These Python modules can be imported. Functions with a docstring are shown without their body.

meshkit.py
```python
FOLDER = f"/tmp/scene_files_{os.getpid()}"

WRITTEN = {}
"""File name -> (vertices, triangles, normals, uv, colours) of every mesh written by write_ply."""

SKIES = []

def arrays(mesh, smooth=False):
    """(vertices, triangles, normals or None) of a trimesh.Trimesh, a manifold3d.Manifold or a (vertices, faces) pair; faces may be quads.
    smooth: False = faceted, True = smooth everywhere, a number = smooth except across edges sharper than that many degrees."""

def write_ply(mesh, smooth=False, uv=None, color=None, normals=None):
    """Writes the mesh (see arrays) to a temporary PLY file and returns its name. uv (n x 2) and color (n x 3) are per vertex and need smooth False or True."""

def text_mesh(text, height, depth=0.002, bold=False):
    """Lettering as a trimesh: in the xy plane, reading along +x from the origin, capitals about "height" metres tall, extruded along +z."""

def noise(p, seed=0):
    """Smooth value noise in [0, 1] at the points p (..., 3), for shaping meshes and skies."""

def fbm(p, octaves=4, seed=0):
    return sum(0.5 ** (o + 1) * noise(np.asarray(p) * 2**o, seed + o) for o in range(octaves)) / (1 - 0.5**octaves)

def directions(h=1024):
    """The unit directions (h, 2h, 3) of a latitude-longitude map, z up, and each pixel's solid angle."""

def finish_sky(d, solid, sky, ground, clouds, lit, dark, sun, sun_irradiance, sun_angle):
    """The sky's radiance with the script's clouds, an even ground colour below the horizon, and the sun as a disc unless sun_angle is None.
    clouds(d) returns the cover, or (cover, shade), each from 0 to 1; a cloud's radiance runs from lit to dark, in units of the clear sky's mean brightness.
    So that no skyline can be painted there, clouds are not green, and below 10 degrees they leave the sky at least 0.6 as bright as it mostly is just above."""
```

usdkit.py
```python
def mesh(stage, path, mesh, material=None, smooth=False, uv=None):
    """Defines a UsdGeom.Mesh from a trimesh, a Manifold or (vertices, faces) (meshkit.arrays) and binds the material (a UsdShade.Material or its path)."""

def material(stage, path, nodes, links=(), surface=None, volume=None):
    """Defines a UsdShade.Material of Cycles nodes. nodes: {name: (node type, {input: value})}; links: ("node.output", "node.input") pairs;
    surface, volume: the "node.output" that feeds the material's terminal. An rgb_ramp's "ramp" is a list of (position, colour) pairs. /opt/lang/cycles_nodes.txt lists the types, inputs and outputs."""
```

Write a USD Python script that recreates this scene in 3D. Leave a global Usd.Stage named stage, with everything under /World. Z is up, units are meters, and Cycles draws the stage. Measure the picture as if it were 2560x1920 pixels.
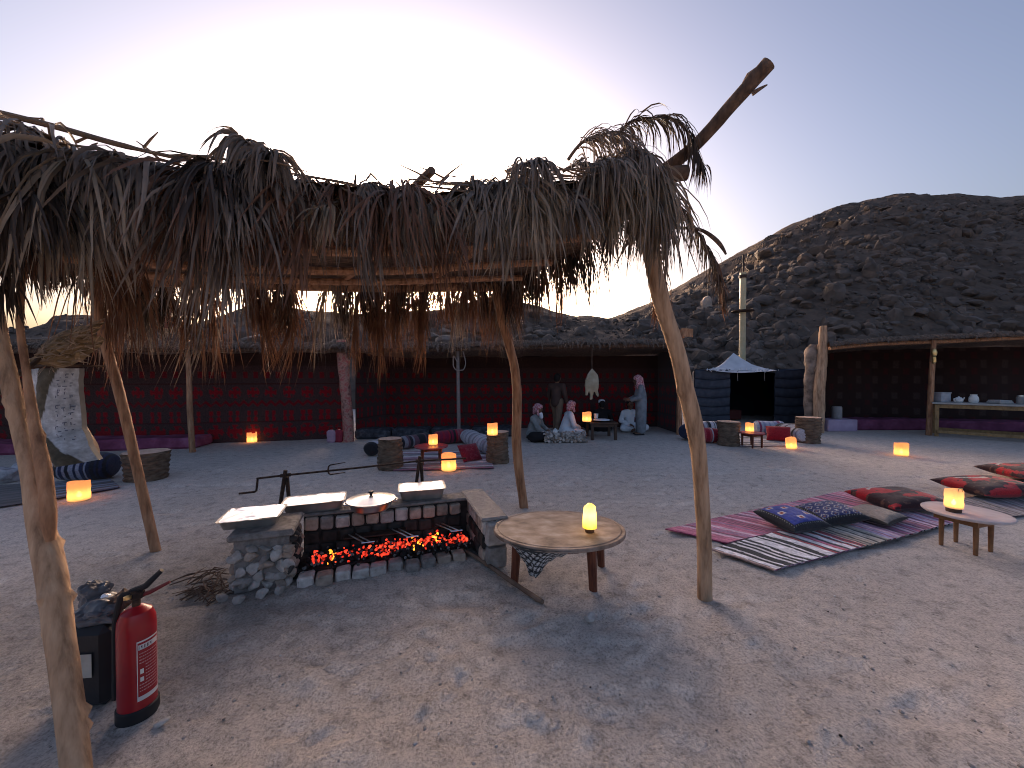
import math, random
import numpy as np
import trimesh
import manifold3d as m3
import meshkit, usdkit
from pxr import Usd, UsdGeom, UsdLux, UsdShade, Gf, Sdf, Vt

stage = Usd.Stage.CreateInMemory()
UsdGeom.Xform.Define(stage, '/World')

# ------------------------------------------------------------------ camera, sky, sun, exposure
FOC, HOR, CAMZ = 962.0, 945.0, 1.55            # focal length and horizon row in photograph pixels (2560 wide), eye height
PITCH = math.atan((960 - HOR) / FOC)
cam = UsdGeom.Camera.Define(stage, '/World/camera')
cam.CreateHorizontalApertureAttr(36.0)
cam.CreateFocalLengthAttr(FOC / 2560 * 36)
cam.AddTranslateOp().Set((0, 0, CAMZ))
cam.AddRotateXOp().Set(90 - math.degrees(PITCH))
cam.CreateExposureAttr(1.66)
SUN_EL, SUN_AZ = math.radians(8.2), math.radians(-12.0)
sky = UsdLux.DomeLight.Define(stage, '/World/sky')
sky.GetPrim().SetCustomDataByKey('kind', 'structure')
sky_mat = usdkit.material(stage, '/World/Looks/evening_sky', {
    's': ('sky_texture', {'sky_type': 'single_scattering', 'sun_disc': False, 'sun_elevation': SUN_EL, 'sun_rotation': SUN_AZ,
                          'air_density': 1.0, 'aerosol_density': 7.5, 'ozone_density': 2.4, 'altitude': 100.0}),
    'g': ('gamma', {'gamma': 1.27}),                            # the evening sky falls off steeply from the afterglow
    'h': ('hsv', {'hue': .5, 'saturation': .86, 'value': 1.0, 'fac': 1.0}),
    't': ('mix', {'mix_type': 'multiply', 'fac': 1.0, 'color2': (1.10, 0.97, 0.97)}),
    'b': ('background_shader', {'strength': 0.10})}, [('s.color', 'h.color'), ('h.color', 't.color1'), ('t.color', 'g.color'), ('g.color', 'b.color')], surface='b.background')
UsdShade.MaterialBindingAPI.Apply(sky.GetPrim()).Bind(sky_mat)
sun = UsdLux.DistantLight.Define(stage, '/World/sun')          # already behind the hills
sun.CreateNormalizeAttr(True); sun.CreateIntensityAttr(0.5); sun.CreateAngleAttr(0.5); sun.CreateColorAttr((1.0, 0.86, 0.7))
sun.AddRotateZOp().Set(math.degrees(-SUN_AZ)); sun.AddRotateXOp().Set(-(90 - math.degrees(SUN_EL)))

# ------------------------------------------------------------------ helpers
rng = np.random.default_rng(7)
UP = np.array([0, 0, 1.0])
V = lambda *a: np.array(a, float)
def unit(v):
    v = np.asarray(v, float); return v / (np.linalg.norm(v) + 1e-12)
def ray(x, y):
    c, s = math.cos(PITCH), math.sin(PITCH)
    return V((x - 1280) / FOC, c - (y - 960) / FOC * -s * -1, 0) if False else V((x - 1280) / FOC, c + (960 - y) / FOC * s, -s + (960 - y) / FOC * c)
def gp(x, y, z=0.0):                          # where the pixel's ray meets the height z
    r = ray(x, y); return V(0, 0, CAMZ) + r * ((z - CAMZ) / r[2])
def at(x, y, d):                              # the point of the pixel's ray at the depth Y = d
    r = ray(x, y); return V(0, 0, CAMZ) + r * (d / r[1])
_used = {}
def numbered(parent, name):
    k = (parent, name); n = _used.get(k, 0); _used[k] = n + 1
    return f'{parent}/{name}' + (f'_{n:03d}' if n else '')
ORIGIN = {}
def tag(prim, label=None, cat=None, group=None, kind=None):
    for k, v in (('label', label), ('category', cat), ('group', group), ('kind', kind)):
        if v: prim.SetCustomDataByKey(k, v)
    return prim
def thing(name, label, cat, loc=(0, 0, 0), group=None, kind=None):
    p = numbered('/World', name)
    x = UsdGeom.Xform.Define(stage, p); x.AddTranslateOp().Set(tuple(map(float, loc)))
    ORIGIN[p] = np.asarray(loc, float)
    tag(x.GetPrim(), label, cat, group, kind); return p
def part(parent, name, mesh, mat, smooth=30, label=None, kind=None, col=None, world=True):
    """Adds a Mesh under parent; world: the vertices are given in the world frame."""
    p = numbered(parent, name)
    v, f, n = meshkit.arrays(mesh, smooth if col is None else True)
    root = '/'.join(p.split('/')[:3]); o = ORIGIN.get(root, np.zeros(3)) if world else np.zeros(3)
    m = usdkit.mesh(stage, p, (v, f), mat, smooth=False)
    v = v - o
    m.GetPointsAttr().Set(Vt.Vec3fArray.FromNumpy(v.astype(np.float32)))
    if n is not None:
        m.CreateNormalsAttr(Vt.Vec3fArray.FromNumpy(n.astype(np.float32))); m.SetNormalsInterpolation('vertex')
    if col is not None:
        UsdGeom.PrimvarsAPI(m).CreatePrimvar('pattern', Sdf.ValueTypeNames.Color3fArray, 'vertex').Set(Vt.Vec3fArray.FromNumpy(np.asarray(col, np.float32)))
    tag(m.GetPrim(), label, kind=kind); return p
def solo(name, mesh, mat, label=None, cat=None, group=None, kind=None, smooth=30, col=None):
    p = part('/World', name, mesh, mat, smooth, col=col, world=False)
    tag(stage.GetPrimAtPath(p), label, cat, group, kind); return p
def dup(src, loc, rotz=0, label=None, tilt=None, scale=None, group=None):
    b = src.split('/')[-1]; b = b[:-4] if b[-4] == '_' and b[-3:].isdigit() else b
    p = numbered('/World', b)
    x = UsdGeom.Xform.Define(stage, p)
    x.GetPrim().GetReferences().AddInternalReference(src); x.GetPrim().SetInstanceable(True)
    x.ClearXformOpOrder(); x.AddTranslateOp(opSuffix='put').Set(tuple(map(float, loc)))
    if rotz: x.AddRotateZOp(opSuffix='put').Set(float(rotz))
    if tilt: x.AddRotateYOp(opSuffix='put').Set(float(tilt))
    if scale: x.AddScaleOp(opSuffix='put').Set(tuple(map(float, scale)))
    w = stage.GetPrimAtPath(src).GetCustomData()
    tag(x.GetPrim(), label or w.get('label'), w.get('category'), group or w.get('group')); return p

# --- shapes
def cat(ms): return trimesh.util.concatenate([m if isinstance(m, trimesh.Trimesh) else trimesh.Trimesh(*m, process=False) for m in ms])
def box(sx, sy, sz, c=(0, 0, 0), rot=0.0, bev=0.0):
    if bev > 0:
        h = V(sx, sy, sz) / 2 - bev
        pts = []
        for sg in np.ndindex(2, 2, 2):
            s = np.array(sg) * 2 - 1
            for k in range(3):
                q = s * h; q[k] += s[k] * bev; pts.append(q)
        m = trimesh.convex.convex_hull(np.array(pts))
    else:
        m = trimesh.creation.box((sx, sy, sz))
    if rot: m.apply_transform(trimesh.transformations.rotation_matrix(rot, [0, 0, 1]))
    m.apply_translation(c); return m
def tube(P, R, n=8, caps=True):
    P = np.asarray(P, float); k = len(P); R = np.broadcast_to(np.asarray(R, float), (k,))
    T = np.gradient(P, axis=0); T /= np.linalg.norm(T, axis=1, keepdims=True) + 1e-12
    a = np.cross(T[0], UP if abs(T[0][2]) < .9 else V(1, 0, 0)); A = []
    for i in range(k):
        a = a - T[i] * np.dot(a, T[i]); a /= np.linalg.norm(a) + 1e-12; A.append(a)
    A = np.array(A); B = np.cross(T, A)
    an = np.arange(n) * 2 * np.pi / n
    v = P[:, None] + R[:, None, None] * (np.cos(an)[None, :, None] * A[:, None] + np.sin(an)[None, :, None] * B[:, None])
    v = v.reshape(-1, 3)
    i, j = np.meshgrid(np.arange(k - 1), np.arange(n), indexing='ij')
    q = np.stack([i * n + j, i * n + (j + 1) % n, (i + 1) * n + (j + 1) % n, (i + 1) * n + j], -1).reshape(-1, 4)
    f = np.vstack([q[:, [0, 1, 2]], q[:, [0, 2, 3]]])
    if caps:
        c0, c1 = len(v), len(v) + 1
        v = np.vstack([v, P[:1], P[-1:]])
        jj = np.arange(n)
        f = np.vstack([f, np.stack([np.full(n, c0), (jj + 1) % n, jj], 1), np.stack([np.full(n, c1), (k - 1) * n + jj, (k - 1) * n + (jj + 1) % n], 1)])
    return trimesh.Trimesh(v, f, process=False)
def spline(C, n):
    C = np.asarray(C, float)
    from scipy.interpolate import PchipInterpolator
    t = np.concatenate([[0], np.cumsum(np.linalg.norm(np.diff(C, axis=0), axis=1))]); t /= t[-1]
    return PchipInterpolator(t, C)(np.linspace(0, 1, n))
def log(C, R, n=26, sides=12, wob=.06, knots=0, seed=0, freq=5.0):
    """A crooked, knotty natural pole through the points C with radii R."""
    C = np.asarray(C, float); P = spline(np.c_[C, np.broadcast_to(R, (len(C),))], n)
    R_ = P[:, 3]; P = P[:, :3]
    m = tube(P, R_, sides)
    r = np.random.default_rng(seed); v = m.vertices.copy(); k = n * sides
    cen = np.repeat(P, sides, 0); d = v[:k] - cen
    sc = 1 + wob * 2 * (meshkit.fbm(v[:k] * V(freq * 3, freq * 3, freq) + seed * 7.3, 3, seed) - .5)
    for _ in range(knots):
        c = v[r.integers(sides, k - sides)]; w = np.exp(-(np.linalg.norm(v[:k] - c, axis=1) / (R_.mean() * .42)) ** 2); sc = sc + .38 * w
    v[:k] = cen + d * sc[:, None]
    return trimesh.Trimesh(v, m.faces, process=False)
def lathe(prof, n=24, c=(0, 0, 0)):
    prof = np.asarray(prof, float); k = len(prof); an = np.arange(n) * 2 * np.pi / n
    v = np.stack([prof[:, None, 0] * np.cos(an), prof[:, None, 0] * np.sin(an), np.broadcast_to(prof[:, None, 1], (k, n))], -1).reshape(-1, 3)
    i, j = np.meshgrid(np.arange(k - 1), np.arange(n), indexing='ij')
    q = np.stack([i * n + j, i * n + (j + 1) % n, (i + 1) * n + (j + 1) % n, (i + 1) * n + j], -1).reshape(-1, 4)
    m = trimesh.Trimesh(v + np.asarray(c, float), np.vstack([q[:, [0, 1, 2]], q[:, [0, 2, 3]]]), process=False); return m
def grid(P):
    """A sheet from an (a, b, 3) array of points."""
    a, b = P.shape[:2]; i, j = np.meshgrid(np.arange(a - 1), np.arange(b - 1), indexing='ij')
    q = np.stack([i * b + j, (i + 1) * b + j, (i + 1) * b + j + 1, i * b + j + 1], -1).reshape(-1, 4)
    return trimesh.Trimesh(P.reshape(-1, 3), np.vstack([q[:, [0, 1, 2]], q[:, [0, 2, 3]]]), process=False)
_rocks = {}
def rock(seed, size=(1, 1, 1), c=(0, 0, 0), rot=None, sub=2, rough=.35, cut=(.55, .85)):
    k = (seed % 40, sub, rough, cut)
    if k not in _rocks:
        m = trimesh.creation.icosphere(sub); r = np.random.default_rng(900 + k[0]); v = m.vertices.copy()
        for _ in range(9):                                     # cut facets
            n = unit(r.normal(size=3)); d = r.uniform(*cut); h = v @ n - d; v = v - np.where(h > 0, h, 0)[:, None] * n * .9
        v *= (1 + rough * (meshkit.fbm(v * 1.7 + k[0] * 5.1, 3) - .5))[:, None]
        _rocks[k] = (v, m.faces)
    v, f = _rocks[k]; v = v * np.asarray(size)
    if rot is None: rot = trimesh.transformations.random_rotation_matrix(np.random.default_rng(seed).random(3))[:3, :3]
    elif np.ndim(rot) == 0: rot = trimesh.transformations.rotation_matrix(rot, [0, 0, 1])[:3, :3]
    return trimesh.Trimesh(v @ rot.T + np.asarray(c, float), f, process=False)
def hullchain(segs, length=.03, it=6, extra=()):
    """One smooth body: the hulls of sphere pairs ((p, r), (q, s)) joined, refined and smoothed."""
    M = m3.Manifold()
    def sph(p, r): return m3.Manifold.sphere(float(r), 12).translate(tuple(map(float, p)))
    for (p, r), (q, s) in segs:
        M += m3.Manifold.batch_hull([sph(p, r), sph(q, s)])
    for e in extra: M += e
    M = M.refine_to_length(length); mm = M.to_mesh()
    t = trimesh.Trimesh(mm.vert_properties[:, :3], mm.tri_verts, process=True)
    trimesh.smoothing.filter_taubin(t, iterations=it); return t

# --- materials
def rampmat(name, stops, scale=8.0, rough=.9, bump=.0, bscale=60.0, detail=5.0, stretch=None, rot=None, coord='o', spec=.3, dist=.01, extra=None, vary=0.0):
    """Principled surface whose colour runs through stops by noise; stretch pulls the noise along axes (wood grain, fibres)."""
    N = {'tc': ('texture_coordinate', {}), 'g': ('geometry', {}), 'map': ('mapping', {'scale': stretch or (1, 1, 1)}),
         'n': ('noise_texture', {'scale': scale, 'detail': detail, 'roughness': .6}), 'r': ('rgb_ramp', {'ramp': stops}),
         'p': ('principled_bsdf', {'roughness': rough, 'specular_ior_level': spec, **(extra or {})})}
    L = [('g.position' if coord == 'w' else 'tc.object', 'map.vector'), ('map.vector', 'n.vector'), ('n.fac', 'r.fac')]
    out = 'r.color'
    if vary:
        N.update({'oi': ('object_info', {}), 'mr': ('map_range', {'from_min': 0.0, 'from_max': 1.0, 'to_min': 1 - vary, 'to_max': 1 + vary}), 'hv': ('hsv', {'hue': .5, 'saturation': 1.0, 'fac': 1.0})})
        L += [('oi.random', 'mr.value'), ('mr.result', 'hv.value'), (out, 'hv.color')]; out = 'hv.color'
    L += [(out, 'p.base_color')]
    if bump:
        N.update({'n2': ('noise_texture', {'scale': bscale, 'detail': 6.0, 'roughness': .65}), 'b': ('bump', {'strength': bump, 'distance': dist})})
        L += [('map.vector', 'n2.vector'), ('n2.fac', 'b.height'), ('b.normal', 'p.normal')]
    return usdkit.material(stage, '/World/Looks/' + name, N, L, surface='p.BSDF')
def clothmat(name, rough=.95, bump=.35, bscale=180.0, sheen=.2, noise=.25):
    """Woven cloth whose colours come from the mesh's own pattern."""
    return usdkit.material(stage, '/World/Looks/' + name, {
        'a': ('attribute', {'attribute': 'pattern'}), 'tc': ('texture_coordinate', {}), 'n': ('noise_texture', {'scale': 45.0, 'detail': 5.0}),
        'mr': ('map_range', {'from_min': .3, 'from_max': .7, 'to_min': 1 - noise, 'to_max': 1 + noise}), 'hv': ('hsv', {'hue': .5, 'saturation': 1.0, 'fac': 1.0}),
        'n2': ('noise_texture', {'scale': bscale, 'detail': 3.0}), 'b': ('bump', {'strength': bump, 'distance': .004}),
        'p': ('principled_bsdf', {'roughness': rough, 'specular_ior_level': .15, 'sheen_weight': sheen})},
        [('tc.object', 'n.vector'), ('n.fac', 'mr.value'), ('mr.result', 'hv.value'), ('a.color', 'hv.color'), ('hv.color', 'p.base_color'),
         ('tc.object', 'n2.vector'), ('n2.fac', 'b.height'), ('b.normal', 'p.normal')], surface='p.BSDF')
def plain(name, color, rough=.6, **kw):
    c = np.array(color)
    return rampmat(name, [(.25, tuple(c * .78)), (.55, tuple(c)), (.8, tuple(np.minimum(c * 1.18, 1)))], scale=kw.pop('scale', 14.0), rough=rough, **kw)
def leafmat(name, stops):
    return usdkit.material(stage, '/World/Looks/' + name, {
        'tc': ('texture_coordinate', {}), 'g': ('geometry', {}), 'n': ('noise_texture', {'scale': 5.0, 'detail': 4.0}), 'ad': ('math', {'math_type': 'multiply_add', 'value2': .55, 'value3': -.1}),
        'a2': ('math', {'math_type': 'multiply_add', 'value2': .55}), 'r': ('rgb_ramp', {'ramp': stops}),
        'p': ('principled_bsdf', {'roughness': .6, 'specular_ior_level': .35}), 't': ('translucent_bsdf', {}), 'm': ('mix_closure', {'fac': .14})},
        [('tc.object', 'n.vector'), ('g.random_per_island', 'ad.value1'), ('n.fac', 'a2.value1'), ('ad.value', 'a2.value3'), ('a2.value', 'r.fac'), ('r.color', 'p.base_color'), ('r.color', 't.color'),
         ('p.BSDF', 'm.closure1'), ('t.BSDF', 'm.closure2')], surface='m.closure')
def glow(name, hot, mid, strength, peak=.3, clear=.3, tint=(.9, .52, .26)):
    """A candle-lit translucent plastic shade: it passes the flame's light, and glows itself, brightest at the flame's height (object space)."""
    return usdkit.material(stage, '/World/Looks/' + name, {
        'tc': ('texture_coordinate', {}), 'x': ('separate_xyz', {}), 'n': ('noise_texture', {'scale': 30.0, 'detail': 4.0}),
        'h': ('math', {'math_type': 'subtract', 'value2': peak}), 'ab': ('math', {'math_type': 'absolute'}), 'h2': ('math', {'math_type': 'multiply_add', 'value2': -7.0, 'value3': .75}), 'ad': ('math', {'math_type': 'multiply_add', 'value2': .5}),
        'r': ('rgb_ramp', {'ramp': [(.25, mid), (1.0, hot)]}), 'e': ('emission', {'strength': strength * .9}),
        't': ('translucent_bsdf', {'color': tint}), 'p': ('principled_bsdf', {'base_color': (.5, .4, .33), 'roughness': .25}), 'tr': ('transparent_bsdf', {'color': (1, .8, .55)}),
        'm1': ('mix_closure', {'fac': .6}), 'm2': ('mix_closure', {'fac': clear}), 'a': ('add_closure', {})},
        [('tc.object', 'x.vector'), ('tc.object', 'n.vector'), ('x.z', 'h.value1'), ('h.value', 'ab.value1'), ('ab.value', 'h2.value1'), ('n.fac', 'ad.value1'), ('h2.value', 'ad.value3'), ('ad.value', 'r.fac'), ('r.color', 'e.color'),
         ('p.BSDF', 'm1.closure1'), ('t.BSDF', 'm1.closure2'), ('m1.closure', 'm2.closure1'), ('tr.BSDF', 'm2.closure2'), ('e.emission', 'a.closure1'), ('m2.closure', 'a.closure2')], surface='a.closure')

M = {}
M['sand'] = usdkit.material(stage, '/World/Looks/sand', {
    'g': ('geometry', {}), 'n1': ('noise_texture', {'scale': .45, 'detail': 5.0, 'roughness': .6}), 'n2': ('noise_texture', {'scale': 9.0, 'detail': 9.0, 'roughness': .72}),
    'n3': ('noise_texture', {'scale': 70.0, 'detail': 5.0, 'roughness': .7}), 'vo': ('voronoi_texture', {'scale': 38.0, 'randomness': 1.0}),
    'r1': ('rgb_ramp', {'ramp': [(.3, (.475, .42, .375)), (.5, (.555, .495, .445)), (.72, (.615, .55, .50))]}),
    'r2': ('rgb_ramp', {'ramp': [(.28, (.42, .41, .40)), (.47, (.94, .94, .94)), (.72, (1.2, 1.18, 1.16))]}),
    'r3': ('rgb_ramp', {'ramp': [(.34, (.50, .49, .48)), (.5, (.98, .98, .98)), (.66, (1.22, 1.21, 1.20))]}),
    'm1': ('mix', {'mix_type': 'multiply', 'fac': .9}), 'm2': ('mix', {'mix_type': 'multiply', 'fac': .85}),
    'sum': ('math', {'math_type': 'add'}), 'sum2': ('math', {'math_type': 'multiply_add', 'value2': .35}), 'b': ('bump', {'strength': .8, 'distance': .02}), 'b2': ('bump', {'strength': .9, 'distance': .010}),
    'dst': ('vector_math', {'math_type': 'distance', 'vector2': (-2.35, 2.75, 0.0)}), 'ns': ('noise_texture', {'scale': 2.2, 'detail': 6.0, 'roughness': .7}), 'ds': ('math', {'math_type': 'multiply_add', 'value2': 1.3}),
    'mr': ('map_range', {'from_min': .75, 'from_max': 2.3, 'to_min': .52, 'to_max': 1.0, 'clamp': True}), 'm3': ('mix', {'mix_type': 'multiply', 'fac': 1.0}),          # soot and ash trodden into the sand about the pit
    'p': ('principled_bsdf', {'roughness': .95, 'specular_ior_level': .15})},
    [('g.position', f'{k}.vector') for k in ('n1', 'n2', 'n3', 'vo', 'ns')] + [('g.position', 'dst.vector1'), ('ns.fac', 'ds.value1'), ('dst.value', 'ds.value3'), ('ds.value', 'mr.value'), ('m2.color', 'm3.color1'), ('mr.result', 'm3.color2')] + [('n1.fac', 'r1.fac'), ('n2.fac', 'r2.fac'), ('n3.fac', 'r3.fac'), ('r1.color', 'm1.color1'), ('r2.color', 'm1.color2'),
     ('m1.color', 'm2.color1'), ('r3.color', 'm2.color2'), ('m3.color', 'p.base_color'), ('n2.fac', 'b.height'), ('b.normal', 'b2.normal'), ('n3.fac', 'b2.height'), ('b2.normal', 'p.normal')], surface='p.BSDF')
M['hill'] = usdkit.material(stage, '/World/Looks/hill_rock', {
    'g': ('geometry', {}), 'n1': ('noise_texture', {'scale': .06, 'detail': 6.0, 'roughness': .6}), 'n2': ('noise_texture', {'scale': .9, 'detail': 8.0, 'roughness': .7}),
    'r1': ('rgb_ramp', {'ramp': [(.3, (.075, .056, .044)), (.55, (.12, .09, .072)), (.75, (.17, .13, .105))]}),
    'r2': ('rgb_ramp', {'ramp': [(.32, (.45, .45, .45)), (.52, (1, 1, 1)), (.7, (1.25, 1.2, 1.15))]}),
    'm1': ('mix', {'mix_type': 'multiply', 'fac': .85}), 'b': ('bump', {'strength': .9, 'distance': .35}), 'p': ('principled_bsdf', {'roughness': .95, 'specular_ior_level': .1})},
    [('g.position', 'n1.vector'), ('g.position', 'n2.vector'), ('n1.fac', 'r1.fac'), ('n2.fac', 'r2.fac'), ('r1.color', 'm1.color1'), ('r2.color', 'm1.color2'), ('m1.color', 'p.base_color'),
     ('n2.fac', 'b.height'), ('b.normal', 'p.normal')], surface='p.BSDF')
M['boulder'] = rampmat('boulder', [(.3, (.055, .044, .038)), (.5, (.10, .080, .068)), (.72, (.165, .132, .115))], scale=.7, bump=.5, bscale=7, coord='w', dist=.08)
M['boulder_pale'] = rampmat('boulder_pale', [(.3, (.30, .23, .18)), (.6, (.46, .36, .29))], scale=1.6, bump=.5, bscale=7, coord='w', dist=.08)
M['pole'] = rampmat('pole_wood', [(.3, (.17, .08, .042)), (.5, (.36, .185, .10)), (.7, (.50, .29, .17))], scale=9, stretch=(3, 3, .5), bump=.5, bscale=18, rough=.75, coord='w', dist=.012)
M['pole_pale'] = rampmat('pale_trunk', [(.3, (.20, .115, .066)), (.5, (.43, .27, .165)), (.7, (.57, .385, .25))], scale=8, stretch=(3, 3, .45), bump=.6, bscale=20, rough=.75, coord='w', dist=.012)
M['pole_dark'] = rampmat('dark_log', [(.3, (.05, .03, .022)), (.5, (.105, .065, .045)), (.7, (.17, .11, .08))], scale=9, stretch=(2, 2, 1), bump=.6, bscale=26, rough=.85, coord='w', dist=.012)
M['reed'] = rampmat('reed_mat', [(.3, (.05, .03, .02)), (.5, (.12, .075, .048)), (.72, (.2, .13, .085))], scale=10, stretch=(1, 5, 5), bump=.7, bscale=30, coord='w', dist=.02)
M['thatch'] = rampmat('thatch', [(.3, (.065, .048, .037)), (.5, (.17, .13, .105)), (.72, (.33, .265, .22))], scale=16, stretch=(2, 1, 4), bump=.8, bscale=40, coord='w', dist=.03)
M['frond_grey'] = leafmat('frond_grey', [(.12, (.15, .11, .085)), (.42, (.42, .33, .265)), (.8, (.66, .56, .475))])
M['frond_brown'] = leafmat('frond_brown', [(.15, (.15, .070, .040)), (.45, (.31, .165, .095)), (.85, (.50, .32, .21))])
M['frond_dark'] = leafmat('frond_dark', [(.15, (.055, .036, .026)), (.45, (.12, .082, .06)), (.85, (.22, .16, .12))])
M['frond_straw'] = leafmat('frond_straw', [(.12, (.22, .155, .10)), (.45, (.50, .38, .27)), (.8, (.70, .58, .45))])
M['rachis'] = plain('rachis', (.20, .13, .085), .7)
M['cloth'] = clothmat('patterned_cloth')
M['wallcloth'] = clothmat('wall_cloth', bscale=90, noise=.35)
M['stone'] = rampmat('pale_stone', [(.3, (.24, .21, .19)), (.5, (.40, .36, .33)), (.7, (.54, .50, .47))], scale=14, bump=.5, bscale=60, vary=.35, dist=.008)
M['stone_warm'] = rampmat('warm_stone', [(.3, (.22, .165, .13)), (.5, (.36, .28, .225)), (.7, (.47, .38, .31))], scale=14, bump=.5, bscale=60, vary=.3, dist=.008)
M['stone_soot'] = rampmat('sooty_stone', [(.3, (.02, .018, .017)), (.6, (.06, .052, .048))], scale=12, bump=.5, bscale=60, vary=.3, dist=.008)
M['mortar'] = rampmat('mortar', [(.3, (.13, .115, .105)), (.6, (.27, .245, .23))], scale=20, bump=.7, bscale=90, dist=.01)
M['ash'] = rampmat('ash', [(.35, (.012, .012, .012)), (.6, (.045, .043, .042)), (.8, (.12, .115, .11))], scale=18, bump=.8, bscale=50)
M['foil'] = usdkit.material(stage, '/World/Looks/foil', {'tc': ('texture_coordinate', {}), 'n': ('noise_texture', {'scale': 9.0, 'detail': 2.0, 'distortion': .4}), 'b': ('bump', {'strength': .2, 'distance': .015}),
    'p': ('principled_bsdf', {'base_color': (.88, .87, .88), 'metallic': 1.0, 'roughness': .42})}, [('tc.object', 'n.vector'), ('n.fac', 'b.height'), ('b.normal', 'p.normal')], surface='p.BSDF')
M['steel'] = rampmat('steel', [(.3, (.5, .49, .48)), (.7, (.68, .67, .66))], scale=9, rough=.28, extra={'metallic': 1.0})
M['iron'] = rampmat('rusty_iron', [(.35, (.035, .025, .022)), (.55, (.07, .045, .035)), (.75, (.14, .075, .05))], scale=24, rough=.7, bump=.3, extra={'metallic': .5})
M['char'] = plain('char', (.02, .018, .017), .9, bump=.6)
M['redpaint'] = rampmat('red_paint', [(.3, (.24, .008, .014)), (.6, (.31, .010, .017)), (.8, (.35, .02, .024))], scale=6, rough=.28, spec=.5)
M['rubber'] = plain('black_rubber', (.016, .016, .018), .6)
M['blackplastic'] = plain('black_plastic', (.014, .014, .016), .45, bump=.15)
M['white'] = plain('white_print', (.62, .6, .6), .6)
M['brass'] = plain('brass', (.75, .55, .25), .35, extra={'metallic': 1.0})
M['wood_red'] = rampmat('red_wood', [(.3, (.055, .016, .010)), (.5, (.13, .038, .020)), (.75, (.21, .066, .034))], scale=10, stretch=(3, 3, .7), bump=.25, rough=.5)
M['wood_top'] = rampmat('worn_table_top', [(.28, (.12, .080, .060)), (.42, (.24, .17, .13)), (.56, (.35, .265, .215)), (.74, (.50, .41, .36))], scale=5.5, stretch=(1, 1.6, 1), bump=.35, bscale=22, rough=.7)
M['wood_yellow'] = rampmat('yellow_wood', [(.3, (.20, .12, .055)), (.6, (.35, .22, .10))], scale=8, stretch=(2, 2, 1), rough=.6)
M['wood_dark'] = plain('dark_wood', (.07, .04, .028), .55)
M['palm_trunk'] = rampmat('palm_trunk', [(.3, (.065, .045, .032)), (.5, (.16, .115, .082)), (.72, (.27, .20, .145))], scale=8, stretch=(1, 1, 3), bump=.8, bscale=30, dist=.02)
M['cut_wood'] = rampmat('cut_wood', [(.3, (.42, .27, .19)), (.7, (.62, .43, .33))], scale=20, bump=.3)
M['flame'] = usdkit.material(stage, '/World/Looks/flame', {'e': ('emission', {'color': (1, .66, .2), 'strength': 11.0})}, surface='e.emission')
M['jar'] = glow('lit_jar', (.32, .185, .055), (.15, .060, .022), 1.0, peak=.07, tint=(.9, .42, .17))
M['saltlamp'] = glow('lit_salt', (.9, .72, .22), (.36, .20, .008), 1.0, peak=.14, clear=.0, tint=(.9, .6, .1))
M['jar_warm'] = glow('lit_table_jar', (.26, .155, .06), (.10, .052, .030), 1.0, peak=.07, clear=.45)
M['wax'] = plain('sand_and_wax', (.38, .30, .22), .8)

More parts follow.
